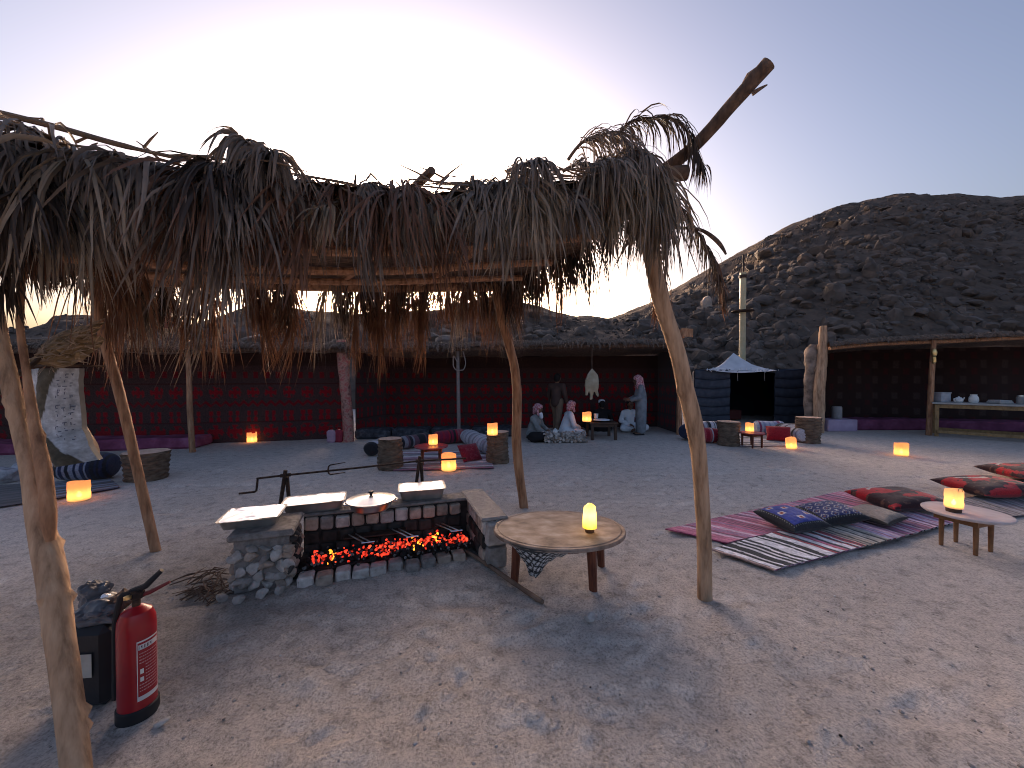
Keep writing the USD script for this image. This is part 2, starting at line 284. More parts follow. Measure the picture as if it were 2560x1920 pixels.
# ------------------------------------------------------------------ ground
def axis(a, b, fine, far, g=1.16):
    xs = list(np.arange(a, b, fine)); s = fine
    while xs[-1] < far: s *= g; xs.append(xs[-1] + s)
    s = fine; lo = []
    x = a
    while x > -far: s *= g; x -= s; lo.append(x)
    return np.array(lo[::-1] + xs)
gx, gy = axis(-4.2, 5.2, .034, 420), axis(.6, 6.6, .034, 420)
GX, GY = np.meshgrid(gx, gy, indexing='ij')
FOOT = [(rng.uniform(-3.6, 4.6), 1.0 + 5.2 * rng.random() ** 1.3, rng.uniform(0, 6.28), rng.uniform(.8, 1.15), rng.uniform(.5, 1.0)) for _ in range(620)]
def steps(x, y):
    """Old footprints: shallow ovals with a pushed-up rim."""
    z = np.zeros(np.shape(x))
    if np.size(x) < 10: return z
    for fx, fy, a, s, d in FOOT:
        i0, i1 = np.searchsorted(gx, (fx - .3, fx + .3)); j0, j1 = np.searchsorted(gy, (fy - .3, fy + .3))
        X_, Y__ = x[i0:i1, j0:j1] - fx, y[i0:i1, j0:j1] - fy
        u, v = (X_ * math.cos(a) + Y__ * math.sin(a)) / (.135 * s), (-X_ * math.sin(a) + Y__ * math.cos(a)) / (.055 * s)
        q = np.sqrt(u * u + v * v); z[i0:i1, j0:j1] += d * (-.009 * np.clip(1.15 - q, 0, 1) ** .8 + .006 * np.exp(-((q - 1.45) / .3) ** 2))
    return z
def ground_z(x, y):
    p = np.stack([x, y, 0 * x], -1)
    z = .016 * (meshkit.fbm(p * V(2.2, 2.2, 1), 3, 3) - .5) + .020 * (meshkit.fbm(p * V(7, 9, 1), 3, 5) - .5)
    rut = meshkit.fbm((p @ np.array([[.9, .43, 0], [-.43, .9, 0], [0, 0, 1]])) * V(2.2, 11, 1), 3, 9)     # trodden, scraped sand
    near = np.exp(-((x + .4) ** 2 / 4.5 + (y - 2.1) ** 2 / 1.2))
    z = z + near * .045 * (np.abs(rut - .5) * 2 - .3)
    pits = meshkit.noise(p * V(3.3, 4.5, 1) + 31, 12)
    z = z - .024 * np.clip((pits - .72) / .2, 0, 1)
    return z - .004 + steps(x, y)
GZ = ground_z(GX, GY)
fade = np.clip((14 - np.hypot(GX, GY)) / 6, 0, 1); GZ = GZ * fade
solo('ground', grid(np.stack([GX, GY, GZ], -1)), M['sand'], kind='structure', smooth=True)

# ------------------------------------------------------------------ hills behind the camp
SKY = np.array([(-1600, 800), (-700, 770), (-100, 800), (0, 822), (70, 824), (118, 822), (132, 806), (165, 796), (205, 798), (260, 800), (320, 772), (350, 757), (385, 750), (416, 766), (445, 801), (462, 822), (500, 812),
                (560, 790), (620, 772), (665, 768), (702, 775), (786, 784), (876, 788), (1000, 786), (1090, 775), (1160, 762), (1222, 748), (1300, 760), (1380, 785), (1442, 800), (1526, 797), (1600, 770), (1667, 733), (1723, 700),
                (1794, 662), (1906, 600), (1956, 571), (2014, 550), (2085, 521), (2160, 504), (2239, 490), (2326, 494), (2389, 490), (2497, 499), (2559, 494), (2700, 520), (3100, 600), (3900, 760), (5000, 800)], float)
uu = np.linspace(-2.6, 2.9, 900)
ridge = (HOR - np.interp(uu * FOC + 1280, SKY[:, 0], SKY[:, 1]) + np.interp(uu, [.2, .4], [6, 0])) / FOC
near_r = np.interp(uu, [-2.6, -.9, .2, .45, .9, 2.9], [40, 36, 42, 60, 105, 110])       # distance of the ridge line
foot = np.interp(uu, [-2.6, -.5, .3, .6, 2.9], [20, 19, 19, 19, 24])
tt = np.concatenate([np.linspace(0, 1, 150), 1 + np.geomspace(.02, 2.2, 26)])
U_, T_ = np.meshgrid(uu, tt, indexing='ij')
Y_ = foot[:, None] + (near_r - foot)[:, None] * T_
Ztop = CAMZ + ridge * near_r
Z_ = np.where(T_ <= 1, Ztop[:, None] * (T_ ** np.interp(U_, [-.1, .5], [.62, .86])), Ztop[:, None] * np.exp(-((T_ - 1) * .9)))
pp = np.stack([U_ * Y_, Y_, Z_ * 0], -1)
amp = np.clip(T_ * 2.2, 0, 1) * np.where(T_ < 1, np.interp(T_, [0, .80, 1], [1, 1, .25]), .3)
rid = 1 - 2 * np.abs(meshkit.fbm(pp * .11, 4, 21) - .5)
bld = meshkit.noise(pp * .42 + 7, 4)
sc = np.interp(near_r, [36, 105], [.55, 1.0])[:, None]
Z_ = Z_ + amp * sc * ((rid - .75) * 3.0 + 1.7 * (meshkit.fbm(pp * .33, 4, 5) - .5) + 1.0 * np.abs(bld - .5) * (meshkit.noise(pp * .9, 8)))
Z_[:, 0] = -.3
solo('rocky_hills', grid(np.stack([U_ * Y_, Y_, Z_], -1)), M['hill'], kind='structure', smooth=40)
def hill_z(u, t):
    i = int(np.clip(np.searchsorted(uu, u), 0, len(uu) - 1)); j = int(np.clip(np.searchsorted(tt, t), 0, len(tt) - 1)); return V(U_[i, j] * Y_[i, j], Y_[i, j], Z_[i, j])
rb = np.random.default_rng(41); rub = []
for k in range(9000):
    if k < 6000: u = rb.uniform(.30, 1.6); t = rb.beta(1.0, 2.3); 
    else: u = rb.uniform(-1.6, .42); t = rb.uniform(.02, 1.0)
    p = hill_z(u, t)
    cl = meshkit.noise(np.array([[u * 9.0, t * 7.0, 3.3]]), 5)[0]
    if cl < .30 + .35 * rb.random() - .2: continue
    big = .22 + 1.0 * rb.random() ** 3 + (1.5 * rb.random() if rb.random() < .016 else 0)
    s = big * np.interp(p[1], [20, 40, 110], [.45, .62, 1.25]) * (.55 if t > .9 else 1) * np.interp(t, [0, .45, .62, .8, 1], [1.1, 1, .5, .25, .2])
    rub.append(rock(int(rb.integers(0, 40)), (s * rb.uniform(.7, 1.3), s * rb.uniform(.7, 1.3), s * rb.uniform(.6, 1.2)), p + V(0, 0, s * .1), rot=rb.uniform(0, 6.3), sub=2 if s > .9 else 1, rough=.6, cut=(.4, .75)))
solo('boulder_rubble', cat(rub), M['boulder'], 'brown boulder rubble strewn over the rocky hillside behind the camp', 'rocks', kind='stuff', smooth=False)
for k, (x, y, d, s, lab) in enumerate([(2447, 727, 60, (1.6, 1.2, 1.6), 'largest pale boulder high on the right hillside above the right shelter'),
                                       (2515, 706, 62, (1.4, 1.2, 1.3), 'pale brown boulder near the right edge, right of the largest pale boulder'),
                                       (2035, 673, 58, (1.5, 1.1, .9), 'flat reddish boulder high on the hillside above the blue tent'),
                                       (2325, 790, 33, (1.25, .5, .22), 'thin pale slab of rock lying tilted on the hillside over the right shelter roof'),
                                       (1765, 765, 36, (.7, .6, .85), 'upright pale boulder on the slope left of the cream mast'),
                                       (2070, 655, 62, (1.5, 1.2, 1.1), 'rounded grey boulder beside the flat reddish one on the upper slope')]):
    solo('boulder', rock(60 + k, s, at(x, y, d), rot=(.4 * k if k != 3 else trimesh.transformations.euler_matrix(.25, -.45, .3)[:3, :3]), sub=3, rough=.5), M['boulder_pale'], lab, 'boulder', smooth=40)

# ------------------------------------------------------------------ long Bedouin tent along the back
def ragged(P0, P1, out, drop, n, seed, w=.035, spread=.25):
    """A ragged fringe of straws along an edge, each a narrow blade."""
    r = np.random.default_rng(seed); ms = []
    P0, P1 = np.asarray(P0, float), np.asarray(P1, float); t = unit(P1 - P0); out = np.asarray(out, float)
    for _ in range(n):
        a = P0 + (P1 - P0) * r.random() + out * r.uniform(-.1, .12) + UP * r.uniform(-.03, .06)
        d = unit(out * r.uniform(.1, .9) - UP * r.uniform(.1, 1.0) + t * r.normal(0, .5)); l = drop * r.uniform(.25, 1.0) ** 1.3
        b = a + d * l * .5; c = b + unit(d - UP * .8) * l * .5
        s = unit(np.cross(d, out + UP * .3)) * w * r.uniform(.3, 1)
        v = np.array([a - s, a + s, b - s * .8, b + s * .8, c]); ms.append((v, np.array([[0, 1, 2], [1, 3, 2], [2, 3, 4]])))
    return cat(ms)
def roofslab(F, B, zt, seed, thick=.10):
    """A lumpy thatch slab between the front edge polyline F and the back edge polyline B."""
    n = 90; Fp, Bp = spline(F, n), spline(B, n); m = 9; s = np.linspace(0, 1, m)
    top = Fp[:, None] * (1 - s[None, :, None]) + Bp[:, None] * s[None, :, None]
    nz = (meshkit.fbm(top * V(1.7, 1.7, 1) + seed, 4, seed) - .5)
    top = top + UP * (nz * .22 + thick / 2)[..., None]; bot = top - UP * thick
    jit = (meshkit.fbm(Fp * 3.1 + seed, 3, seed) - .5)[:, None] * V(0, -.25, .05); top[:, 0] += jit; bot[:, 0] += jit
    ring = np.concatenate([top, bot[:, ::-1], top[:, :1]], 1)
    return grid(ring[:, ::-1])
def wallsheet(W, z0, z1, pattern, du=.025, sag=.05, seed=0):
    W = np.asarray(W, float); L = np.linalg.norm(np.diff(W, axis=0), axis=1).sum(); n = int(L / du); m = int((z1 - z0) / du)
    t = np.concatenate([[0], np.cumsum(np.linalg.norm(np.diff(W, axis=0), axis=1))]); s = np.linspace(0, L, n)
    xy = np.stack([np.interp(s, t, W[:, k]) for k in (0, 1)], -1); z = np.linspace(z0, z1, m)
    P = np.zeros((n, m, 3)); P[..., :2] = xy[:, None]; P[..., 2] = z[None]
    wv = .05 * np.sin(s * 2.1 + seed)[:, None] * np.sin(np.pi * np.linspace(0, 1, m))[None] + sag * (meshkit.noise(np.stack([s * 1.3, 0 * s, 0 * s], -1)[:, None] + V(0, 0, 1) * z[None, :, None], seed) - .5)
    P[..., 1] += wv
    return grid(P[:, ::-1]), pattern(np.broadcast_to(s[:, None], (n, m)), np.broadcast_to(z[None], (n, m)))[:, ::-1].reshape(-1, 3)
def red_pattern(s, z):
    """Printed tent cloth: bands of red rosettes, zigzags and double bars on dark brown."""
    base = np.broadcast_to(V(.056, .029, .028), s.shape + (3,)).copy(); red = V(.21, .007, .012)
    def put(mask, c): base[mask] = c
    c = np.mod(s, .40) - .20
    wob = .012 * (meshkit.noise(np.stack([s * 14, z * 14, 0 * s], -1), 3) - .5)
    def rosette(zc, r): put((np.hypot(c, (z - zc)) + wob * 3 < r) & (np.hypot(np.abs(c) - r * .45, np.abs(z - zc) - r * .55) > r * .26), red)
    rosette(.26, .165)
    put((z > .47) & (z < .50), V(.055, .012, .012))
    for q in (-.075, .075): put((np.abs(c - q + .02) < .042) & (np.abs(z - .63) < .12) & ~((np.abs(z - .63) < .02) & (np.abs(c - q + .02) > .02)), red)
    put(np.abs(z - .93 - .05 * (np.abs(np.mod(s, .2) - .1) / .05 - 1)) < .035, V(.15, .006, .010))
    rosette(1.2, .135)
    put((z > 1.40) & (z < 1.43), V(.05, .010, .010))
    put((np.abs(np.mod(s, .24) - .12) < .05) & (np.abs(z - 1.62) < .07), V(.13, .008, .012))
    put(z > 1.85, V(.042, .022, .02))
    return base
TF = [V(-13.5, 6.6, 2.15), V(-9.5, 7.3, 2.2), (-6.8, 7.85, 2.26), (-4.0, 9.1, 2.33), (-1.4, 9.6, 2.40), (1.5, 9.95, 2.49), (4.75, 10.35, 2.56)]
TB = [V(-13.5, 8.9, 2.1), V(-9.5, 9.4, 2.12), (-6.8, 9.9, 2.15), (-4.0, 11.0, 2.2), (-1.4, 11.9, 2.2), (1.5, 12.2, 2.25), (4.75, 12.5, 2.3)]
tent = thing('long_tent', 'long low open tent with dark red patterned cloth walls across the back of the yard', 'tent', (-4, 9.5, 0))
W_L = [(-13.2, 8.3), (-9.0, 8.9), (-7.3, 9.05), (-4.35, 9.9)]; W_R = [(-4.1, 10.1), (-3.7, 11.3), (-1.4, 11.75), (1.6, 12.0), (4.75, 12.25)]
for W, sd in ((W_L, 1), (W_R, 4)):
    g_, c_ = wallsheet(W, -.05, 2.25, red_pattern, seed=sd); part(tent, 'cloth_wall', g_, M['wallcloth'], col=c_)
g_, c_ = wallsheet([(4.66, 10.5), (4.62, 12.5)], -.05, 2.35, lambda s, z: red_pattern(s, z), seed=2)
part(tent, 'cloth_wall', g_, M['wallcloth'], col=c_, label='short red end wall of the long tent')
part(tent, 'thatch_roof', roofslab(TF, TB, 2.4, 5), M['thatch'])
for a, b in zip(TF[:-1], TF[1:]):
    part(tent, 'straw_fringe', ragged(a, b, V(0, -1, 0), .28, 330, int(10 + a[0] * 3) % 97, w=.02), M['thatch'], kind='stuff')
part(tent, 'roof_beam', log([V(*p) + V(0, .15, -.12) for p in TF], .05, 50, 8, seed=3), M['pole_dark'])
part(tent, 'post', log([gp(482, 1130) - UP * .1, at(474, 1000, 8.0), at(470, 880, 8.0), at(468, 850, 8.0)], [.055, .05, .042, .04], 16, 8, seed=4), M['pole'])
part(tent, 'post', log([gp(873, 1104) - UP * .1, at(866, 1000, 9.4), at(857, 900, 9.4), at(853, 850, 9.4)], [.12, .125, .13, .11], 24, 10, wob=.16, knots=4, seed=5), rampmat('patched_pink_post', [(.34, (.16, .06, .055)), (.5, (.42, .24, .19)), (.62, (.36, .08, .08)), (.75, (.5, .38, .34))], scale=9, bump=.5, coord='w'), label='thick pinkish trunk post with cloth wrapped round it')
part(tent, 'post', log([gp(1148, 1094) - UP * .1, at(1146, 1000, 9.9), at(1144, 860, 9.9)], [.05, .045, .04], 12, 8, seed=6), plain('grey_pole', (.24, .21, .2), .7, coord='w'))
part(tent, 'post', log([at(1697, 1088, 10.5) - UP * .1, at(1699, 960, 10.5), at(1706, 835, 10.5)], [.07, .065, .06], 14, 8, seed=7), M['pole'])
part(tent, 'post', log([V(-11.2, 7.2, -.1), V(-11.2, 7.1, 2.2)], [.07, .05], 12, 8, seed=8), M['pole'])
rp = [at(1143, 905, 9.85), at(1134, 890, 9.8), at(1133, 912, 9.8), at(1143, 926, 9.8), at(1157, 925, 9.8), at(1164, 908, 9.8), at(1158, 880, 9.8), at(1155, 868, 9.8)]
solo('rope_loop', tube(spline(rp, 30), .012, 6), plain('rope', (.33, .29, .27), .9), 'grey rope loop hanging from the thin pole of the long tent', 'rope')
# roof end debris: bright wood board and dark bundle
solo('broken_board', cat([box(.34, .05, .22, at(1718, 832, 10.3), rot=.3), box(.1, .04, .3, at(1700, 838, 10.3))]), M['pole'], 'bright broken board standing on the right end of the long tent roof', 'board')
solo('upright_plank', box(.17, .05, 1.05, at(419, 766, 9.3), bev=.01), plain('red_plank', (.20, .07, .05), .8, coord='w'), 'reddish plank standing upright behind the long tent roof at the left', 'board')
# pink mattresses along the left wall
def mattress(P, w, h, name, lab, color, group=None):
    a, b = V(*P[0]), V(*P[1]); t = unit(b - a); L = np.linalg.norm(b - a)
    m = box(L, w, h, (0, 0, h / 2), bev=.05).subdivide_to_size(.16); v = m.vertices.copy()
    v += (meshkit.fbm(v * 3 + L, 3)[:, None] - .5) * V(.02, .05, .07) * np.clip(v[:, 2:] / h, 0, 1); m = trimesh.Trimesh(v, m.faces)
    m.apply_transform(trimesh.transformations.rotation_matrix(math.atan2(t[1], t[0]), [0, 0, 1])); m.apply_translation((a + b) / 2)
    return solo(name, m, color, lab, 'mattress', group)
M['pinkcloth'] = rampmat('magenta_cloth', [(.3, (.13, .028, .06)), (.5, (.22, .055, .11)), (.72, (.34, .13, .22))], scale=3.0, bump=.3, bscale=40, coord='w')
mattress([(-9.6, 8.25, 0), (-7.0, 8.75, 0)], .7, .24, 'floor_mattress', 'magenta floor mattress against the long tent wall left of the thin tan post', M['pinkcloth'])
mattress([(-13, 7.5, 0), (-9.75, 8.1, 0)], .7, .24, 'floor_mattress', 'magenta floor mattress at the far left end of the long tent', M['pinkcloth'])

# ------------------------------------------------------------------ right-hand shelter
RF = [V(8.85, 10.75, 2.50), V(10.2, 10.6, 2.62), V(11.8, 10.2, 2.66), V(13.6, 9.6, 2.72), V(15.5, 9.0, 2.7)]
RB = [p + V(1.7, 2.5, -.15) for p in RF]
rs = thing('thatched_shelter', 'open thatched shelter with dark interior on the right, over the long serving table', 'shelter', (11, 11, 0))
def dark_pattern(s, z):
    c = np.broadcast_to(V(.026, .013, .012), s.shape + (3,)).copy()
    k = (np.mod(s, .55) < .16) & (np.mod(z + .12, .5) < .22); c[k] = V(.045, .028, .026)
    k = (np.mod(s + .25, .55) < .14) & (np.mod(z + .35, .5) < .2); c[k] = V(.045, .010, .011); return c
g_, c_ = wallsheet([(10.15, 12.7), (11.8, 12.6), (13.5, 12.1), (16.5, 11.4)], -.05, 2.5, dark_pattern, seed=9, du=.04); part(rs, 'cloth_wall', g_, M['wallcloth'], col=c_)
g_, c_ = wallsheet([(9.02, 11.2), (10.2, 12.85)], -.05, 2.5, dark_pattern, seed=8, du=.04); part(rs, 'cloth_wall', g_, M['wallcloth'], col=c_)
part(rs, 'thatch_roof', roofslab(RF, RB, 2.6, 8, .12), M['thatch'])
for a, b in zip(RF[:-1], RF[1:]): part(rs, 'straw_fringe', ragged(a, b, V(-.2, -1, 0), .16, 220, int(a[0] * 7) % 89, w=.02), M['thatch'], kind='stuff')
part(rs, 'roof_beam', log([p + V(.1, .12, -.12) for p in RF], .05, 40, 8, seed=31), M['pole'])
part(rs, 'post', log([at(2046, 1075, 10.9) - UP * .2, at(2048, 980, 10.9), at(2055, 900, 10.9), at(2058, 815, 10.9)], [.13, .14, .12, .09], 26, 10, wob=.2, knots=5, seed=11), M['pole_pale'], label='thick knotty trunk at the left corner of the shelter')
part(rs, 'cloth_wrap', log([at(2024, 1062, 11.15), at(2027, 960, 11.15), at(2030, 885, 11.15), at(2034, 862, 11.15)], [.12, .16, .18, .08], 40, 14, wob=.3, seed=12, freq=3), rampmat('tan_sacking', [(.3, (.10, .075, .06)), (.5, (.25, .19, .15)), (.7, (.36, .28, .23))], scale=5, bump=.5, bscale=25, coord='w'), label='tan sacking wrapped beside the corner trunk')
part(rs, 'post', log([at(2322, 1086, 10.4) - UP * .1, at(2328, 960, 10.4), at(2335, 850, 10.4)], [.065, .06, .05], 16, 8, seed=13), M['pole'])
lampP = at(2335, 900, 10.33)
lt = thing('post_lamp', 'small golden lamp hanging at the top of the thin post above the serving table', 'lamp', lampP)
part(lt, 'shade', lathe([(.005, .30), (.04, .28), (.065, .2), (.05, .12), (.035, .1)], 12, lampP), M['brass'])
part(lt, 'holder', lathe([(.02, .1), (.04, .08), (.045, -.05), (.02, -.1), (.0, -.1)], 12, lampP), M['brass'])
M['purplecloth'] = rampmat('purple_cloth', [(.3, (.09, .024, .055)), (.5, (.15, .04, .09)), (.72, (.22, .07, .14))], scale=3.5, bump=.3, bscale=40, coord='w')
mattress([(9.85, 11.75, 0), (12.4, 11.75, 0)], .75, .32, 'floor_mattress', 'purple floor mattress in the right shelter between the pale box and the table', M['purplecloth'])
mattress([(12.5, 11.7, 0), (15.8, 11.0, 0)], .75, .3, 'floor_mattress', 'purple floor mattress behind the serving table in the right shelter', M['purplecloth'])
solo('pale_box', box(.9, .55, .34, at(2087, 1046, 11.4) * V(1, 1, 0) + V(0, 0, .17), rot=.05, bev=.02), rampmat('lilac_cloth', [(.3, (.33, .25, .36)), (.7, (.46, .36, .48))], scale=4, coord='w'), 'lilac cloth-covered seat block beside the corner trunk of the right shelter', 'seat')
cb = at(2092, 1022, 11.45); solo('grey_canister', lathe([(0, .36), (.11, .36), (.125, .33), (.125, .02), (.12, 0), (0, 0)], 18, V(cb[0], cb[1], .345)), plain('grey_plastic', (.27, .26, .26), .6), 'grey canister standing on the lilac seat block', 'canister')
# serving table
tb = thing('serving_table', 'long yellow wooden serving table with a bottom rail in the right shelter', 'table', (12, 10.1, 0))
A0 = gp(2337, 1090); tx = unit(V(.70, -.71, 0)); ty = V(-tx[1], tx[0], 0); TL, TW, TH = 3.4, .75, .88
def tbx(a, b, z, la, lb, lz): return box(la, lb, lz, A0 + tx * a + ty * b + UP * z, rot=math.atan2(tx[1], tx[0]), bev=.006)
part(tb, 'table_top', tbx(TL / 2 - .06, TW / 2, TH, TL, TW + .1, .045), plain('pale_counter', (.42, .40, .37), .5))
for b in (0, TW): part(tb, 'apron', tbx(TL / 2, b, TH - .075, TL - .1, .04, .1), M['wood_yellow'])
for a in (0, 1.65, TL - .12):
    for b in (0, TW): part(tb, 'leg', tbx(a + .03, b, TH / 2 - .02, .08, .075, TH - .04), M['wood_yellow'])
for b in (0, TW): part(tb, 'bottom_rail', tbx(TL / 2, b - (.06 if b == 0 else -.06), .13, TL - .06, .045, .075), M['wood_yellow'])
def ontable(a, b): return A0 + tx * a + ty * b + UP * (TH + .024)
t0 = ontable(.1, .25)
solo('grey_bin', cat([box(.26, .2, .24, t0 + V(.05, 0, .12), bev=.012), box(.28, .22, .025, t0 + V(.05, 0, .25), bev=.008)]), plain('grey_box', (.40, .41, .44), .6), 'pale grey lidded box at the left end of the serving table', 'box')
def teapot(c, lab, tilt=0.0):
    q = thing('teapot', lab, 'teapot', c)
    bd = part(q, 'body', lathe([(0, 0), (.06, .005), (.085, .05), (.08, .1), (.045, .14), (.0, .145)], 18, c), plain('enamel', (.66, .68, .68), .3))
    part(q, 'spout', tube(spline([c + V(.07, 0, .06), c + V(.12, 0, .09), c + V(.15, 0, .14)], 8), [.02, .019, .017, .016, .014, .013, .012, .011], 8), 'W' and usdkit.UsdShade.Material.Get(stage, '/World/Looks/enamel'))
    part(q, 'handle', tube(spline([c + V(-.07, 0, .11), c + V(-.13, 0, .1), c + V(-.12, 0, .04), c + V(-.075, 0, .035)], 12), .008, 6), usdkit.UsdShade.Material.Get(stage, '/World/Looks/enamel'))
    part(bd, 'knob', lathe([(.012, .14), (.018, .16), (0, .175)], 8, c), usdkit.UsdShade.Material.Get(stage, '/World/Looks/enamel')); return q
teapot(ontable(.42, .2), 'white enamel teapot next to the grey box on the serving table')
t1 = ontable(.68, .3); solo('white_jug', lathe([(0, 0), (.07, 0), (.095, .05), (.09, .14), (.06, .19), (.065, .22), (0, .22)], 18, t1), plain('enamel_white', (.70, .72, .70), .35), 'round white jug on the serving table, right of the teapot', 'jug')
for k, a in enumerate((1.1, 1.75, 2.2, 3.05)):
    c = ontable(a, .25); q = thing('serving_tray', ['shallow pale tray on the serving table next to the white jug', 'shallow pale tray on the serving table between the two glass jars, nearer the left jar', 'shallow pale tray on the serving table between the two glass jars, nearer the right jar', 'shallow pale tray on the serving table at the right edge of the picture'][k], 'tray', c, 'trays on the serving table')
    part(q, 'tray_body', box(.34, .3, .07, c + V(0, 0, .035), bev=.02), plain('pale_tray', (.36, .36, .35), .5))
    part(q, 'lid', box(.30, .26, .02, c + V(0, 0, .082), bev=.008), plain('pale_lid', (.44, .45, .45), .5))
for k, a in enumerate((1.42, 2.62)):
    c = ontable(a, .3); q = thing('glass_jar', ['tall jar on the serving table between the first two trays', 'tall jar on the serving table near the right edge of the picture'][k], 'jar', c)
    part(q, 'body', lathe([(0, 0), (.065, 0), (.07, .02), (.07, .17), (.055, .19), (.0, .19)], 16, c), plain('jar_body', (.24, .235, .23), .35))
    part(q, 'lid', lathe([(.0, .225), (.055, .225), (.058, .192), (0, .192)], 16, c), M['steel'])

# ------------------------------------------------------------------ blue striped tent with pale canopy, and cream mast
bt = thing('blue_tent', 'square tent with navy ribbed cloth walls, dark doorway and pale peaked canopy', 'tent', (8.0, 13.5, 0))
M['navy'] = rampmat('navy_cloth', [(.3, (.035, .043, .062)), (.7, (.062, .075, .10))], scale=6, bump=.3, bscale=60, coord='w')
M['navy_dark'] = plain('navy_seam', (.02, .024, .036), .9, coord='w')
M['canvas'] = rampmat('pale_canvas', [(.3, (.46, .48, .52)), (.7, (.60, .62, .66))], scale=3, bump=.4, bscale=9, coord='w')
def ribbed(x0, x1, y0, dep, h, rows=6, seed=0):
    n, m = 24, 61; s = np.linspace(0, 1, n); z = np.linspace(0, 1, m)
    P = np.zeros((n, m, 3)); P[..., 0] = (x0 + (x1 - x0) * s)[:, None]; P[..., 1] = y0; P[..., 2] = (z * h)[None]
    saw = np.mod(z * rows, 1.0); sagz = .05 * np.sin(np.pi * s)
    P[..., 1] -= (.075 * np.sqrt(saw) * (1 - saw) ** .3)[None] + .05 * (meshkit.noise(P * 1.6 + seed, seed) - .5)
    P[..., 2] -= sagz[:, None] * np.sin(np.pi * z)[None]
    return grid(P[:, ::-1])
D = 13.1
def X(px, d): return (px - 1280) / FOC * d
lw = part(bt, 'left_wall', ribbed(X(1736, D), X(1824, D), D, .1, 1.84, seed=1), M['navy'])
rw = part(bt, 'right_wall', ribbed(X(1935, D), X(2017, D), D, .1, 1.86, seed=2), M['navy'])
for (a, b, z) in ((1736, 1824, 1.84), (1935, 2017, 1.86)):
    for k in range(1, 7): part(lw if a == 1736 else rw, 'seam', tube([(X(a, D), D - .035, z * k / 6 - .0), (X((a + b) / 2, D), D - .05, z * k / 6 - .05), (X(b, D), D - .035, z * k / 6)], .012, 5), M['navy_dark'])
q0, q1, q2, q3 = V(X(1738, D), 13.15, 0), V(X(2016, D), 13.15, 0), V(12.0, 16.0, 0), V(7.5, 16.0, 0)
for nm, a, b in (('back_wall', q3, q2), ('side_wall', q0, q3), ('side_wall', q1, q2)):
    mid_, ln_ = (a + b) / 2, np.linalg.norm(b - a); part(bt, nm, box(ln_, .03, 1.8, mid_ + UP * .9, rot=math.atan2((b - a)[1], (b - a)[0])), M['navy_dark'])
rf_ = [q * V(1, 1, 0) + UP * 1.8 for q in (q0, q1, q2, q3)]; part(bt, 'inner_roof', trimesh.Trimesh(rf_ + [p + UP * .02 for p in rf_], [[0, 2, 1], [0, 3, 2], [4, 5, 6], [4, 6, 7]], process=False), M['navy_dark'])
ea = [V(X(1764, D), 12.95, 1.84), V(X(1934, D), 12.95, 1.80), V(X(1934, 15.3), 15.3, 1.86), V(X(1768, 15.3), 15.3, 1.86)]; pk = V(X(1833, 14.0), 14.0, 2.46)
cv = []
for a, b in zip(ea, ea[1:] + ea[:1]):
    s = np.linspace(0, 1, 15); r = np.linspace(0, 1, 10)
    E = a + (b - a) * s[:, None] - UP * (.10 * np.sin(np.pi * s))[:, None]
    P = E[:, None] * (1 - r[None, :, None]) + pk * r[None, :, None] - UP * (.13 * np.sin(np.pi * r))[None, :, None]
    P[..., 2] += .05 * (meshkit.noise(P * 3, 6) - .5); cv.append(grid(P))
part(bt, 'canopy', cat(cv), M['canvas'])
part(bt, 'valance', ragged(ea[0] + V(0, .02, -.0), ea[1] + V(0, .02, 0), V(0, -1, 0), .1, 60, 5, w=.05), M['canvas'], kind='stuff')
for x in (1841, 1908): part(bt, 'tie_cord', tube([(X(x, D), D - .06, 1.8), (X(x, D) + .01, D - .06, 1.45)], .012, 5), plain('cord', (.25, .24, .24), .9) if x == 1841 else usdkit.UsdShade.Material.Get(stage, '/World/Looks/cord'))
part(bt, 'corner_pole', tube([(X(2016, D), D + .05, 0), (X(2016, D), D + .05, 1.9)], .03, 8), M['navy_dark'])
solo('red_chest', box(.62, .4, .34, (X(1838, 13.9), 14.2, .21), bev=.02), plain('maroon', (.10, .025, .022), .7), 'small maroon chest just inside the doorway of the blue tent', 'chest')
mp = gp(1855, 1010) * 0 + V(X(1855, 17.0), 17.0, 0)
mast = thing('mast', 'tall cream tubular mast with a rusty round plate rising behind the blue tent', 'mast', mp)
Mc = rampmat('cream_paint', [(.3, (.42, .36, .22)), (.7, (.56, .49, .32))], scale=3, coord='w', rough=.5)
zt = CAMZ + (945 - 683) / FOC * 17
part(mast, 'tube', tube([mp, mp + UP * zt], [.135, .125], 16), Mc)
part(mast, 'cap', lathe([(.145, zt - .25), (.165, zt - .22), (.165, zt - .12), (.14, zt - .1)], 16, mp), M['iron'])
part(mast, 'tip_rod', tube([mp + UP * zt, mp + UP * (zt + .78)], .035, 8), M['iron'])
zp = CAMZ + (945 - 779) / FOC * 17
part(mast, 'round_plate', lathe([(.12, zp + .06), (.2, zp + .07), (.46, zp + .03), (.46, zp - .01), (.2, zp - .05), (.12, zp - .05)], 24, mp), M['iron'])

# ------------------------------------------------------------------ palm-frond shelter over the fire
FL, FR = gp(194, 1958), gp(1762, 1495); BL, BR = gp(395, 1381), gp(1310, 1271)
sh = thing('palm_shelter', 'crooked-post palm-frond shelter standing over the barbecue pit', 'shelter', ((FL + BR) / 2) * V(1, 1, 0))
e1 = unit((FR - FL) * V(1, 1, 0)); e2 = V(-e1[1], e1[0], 0)
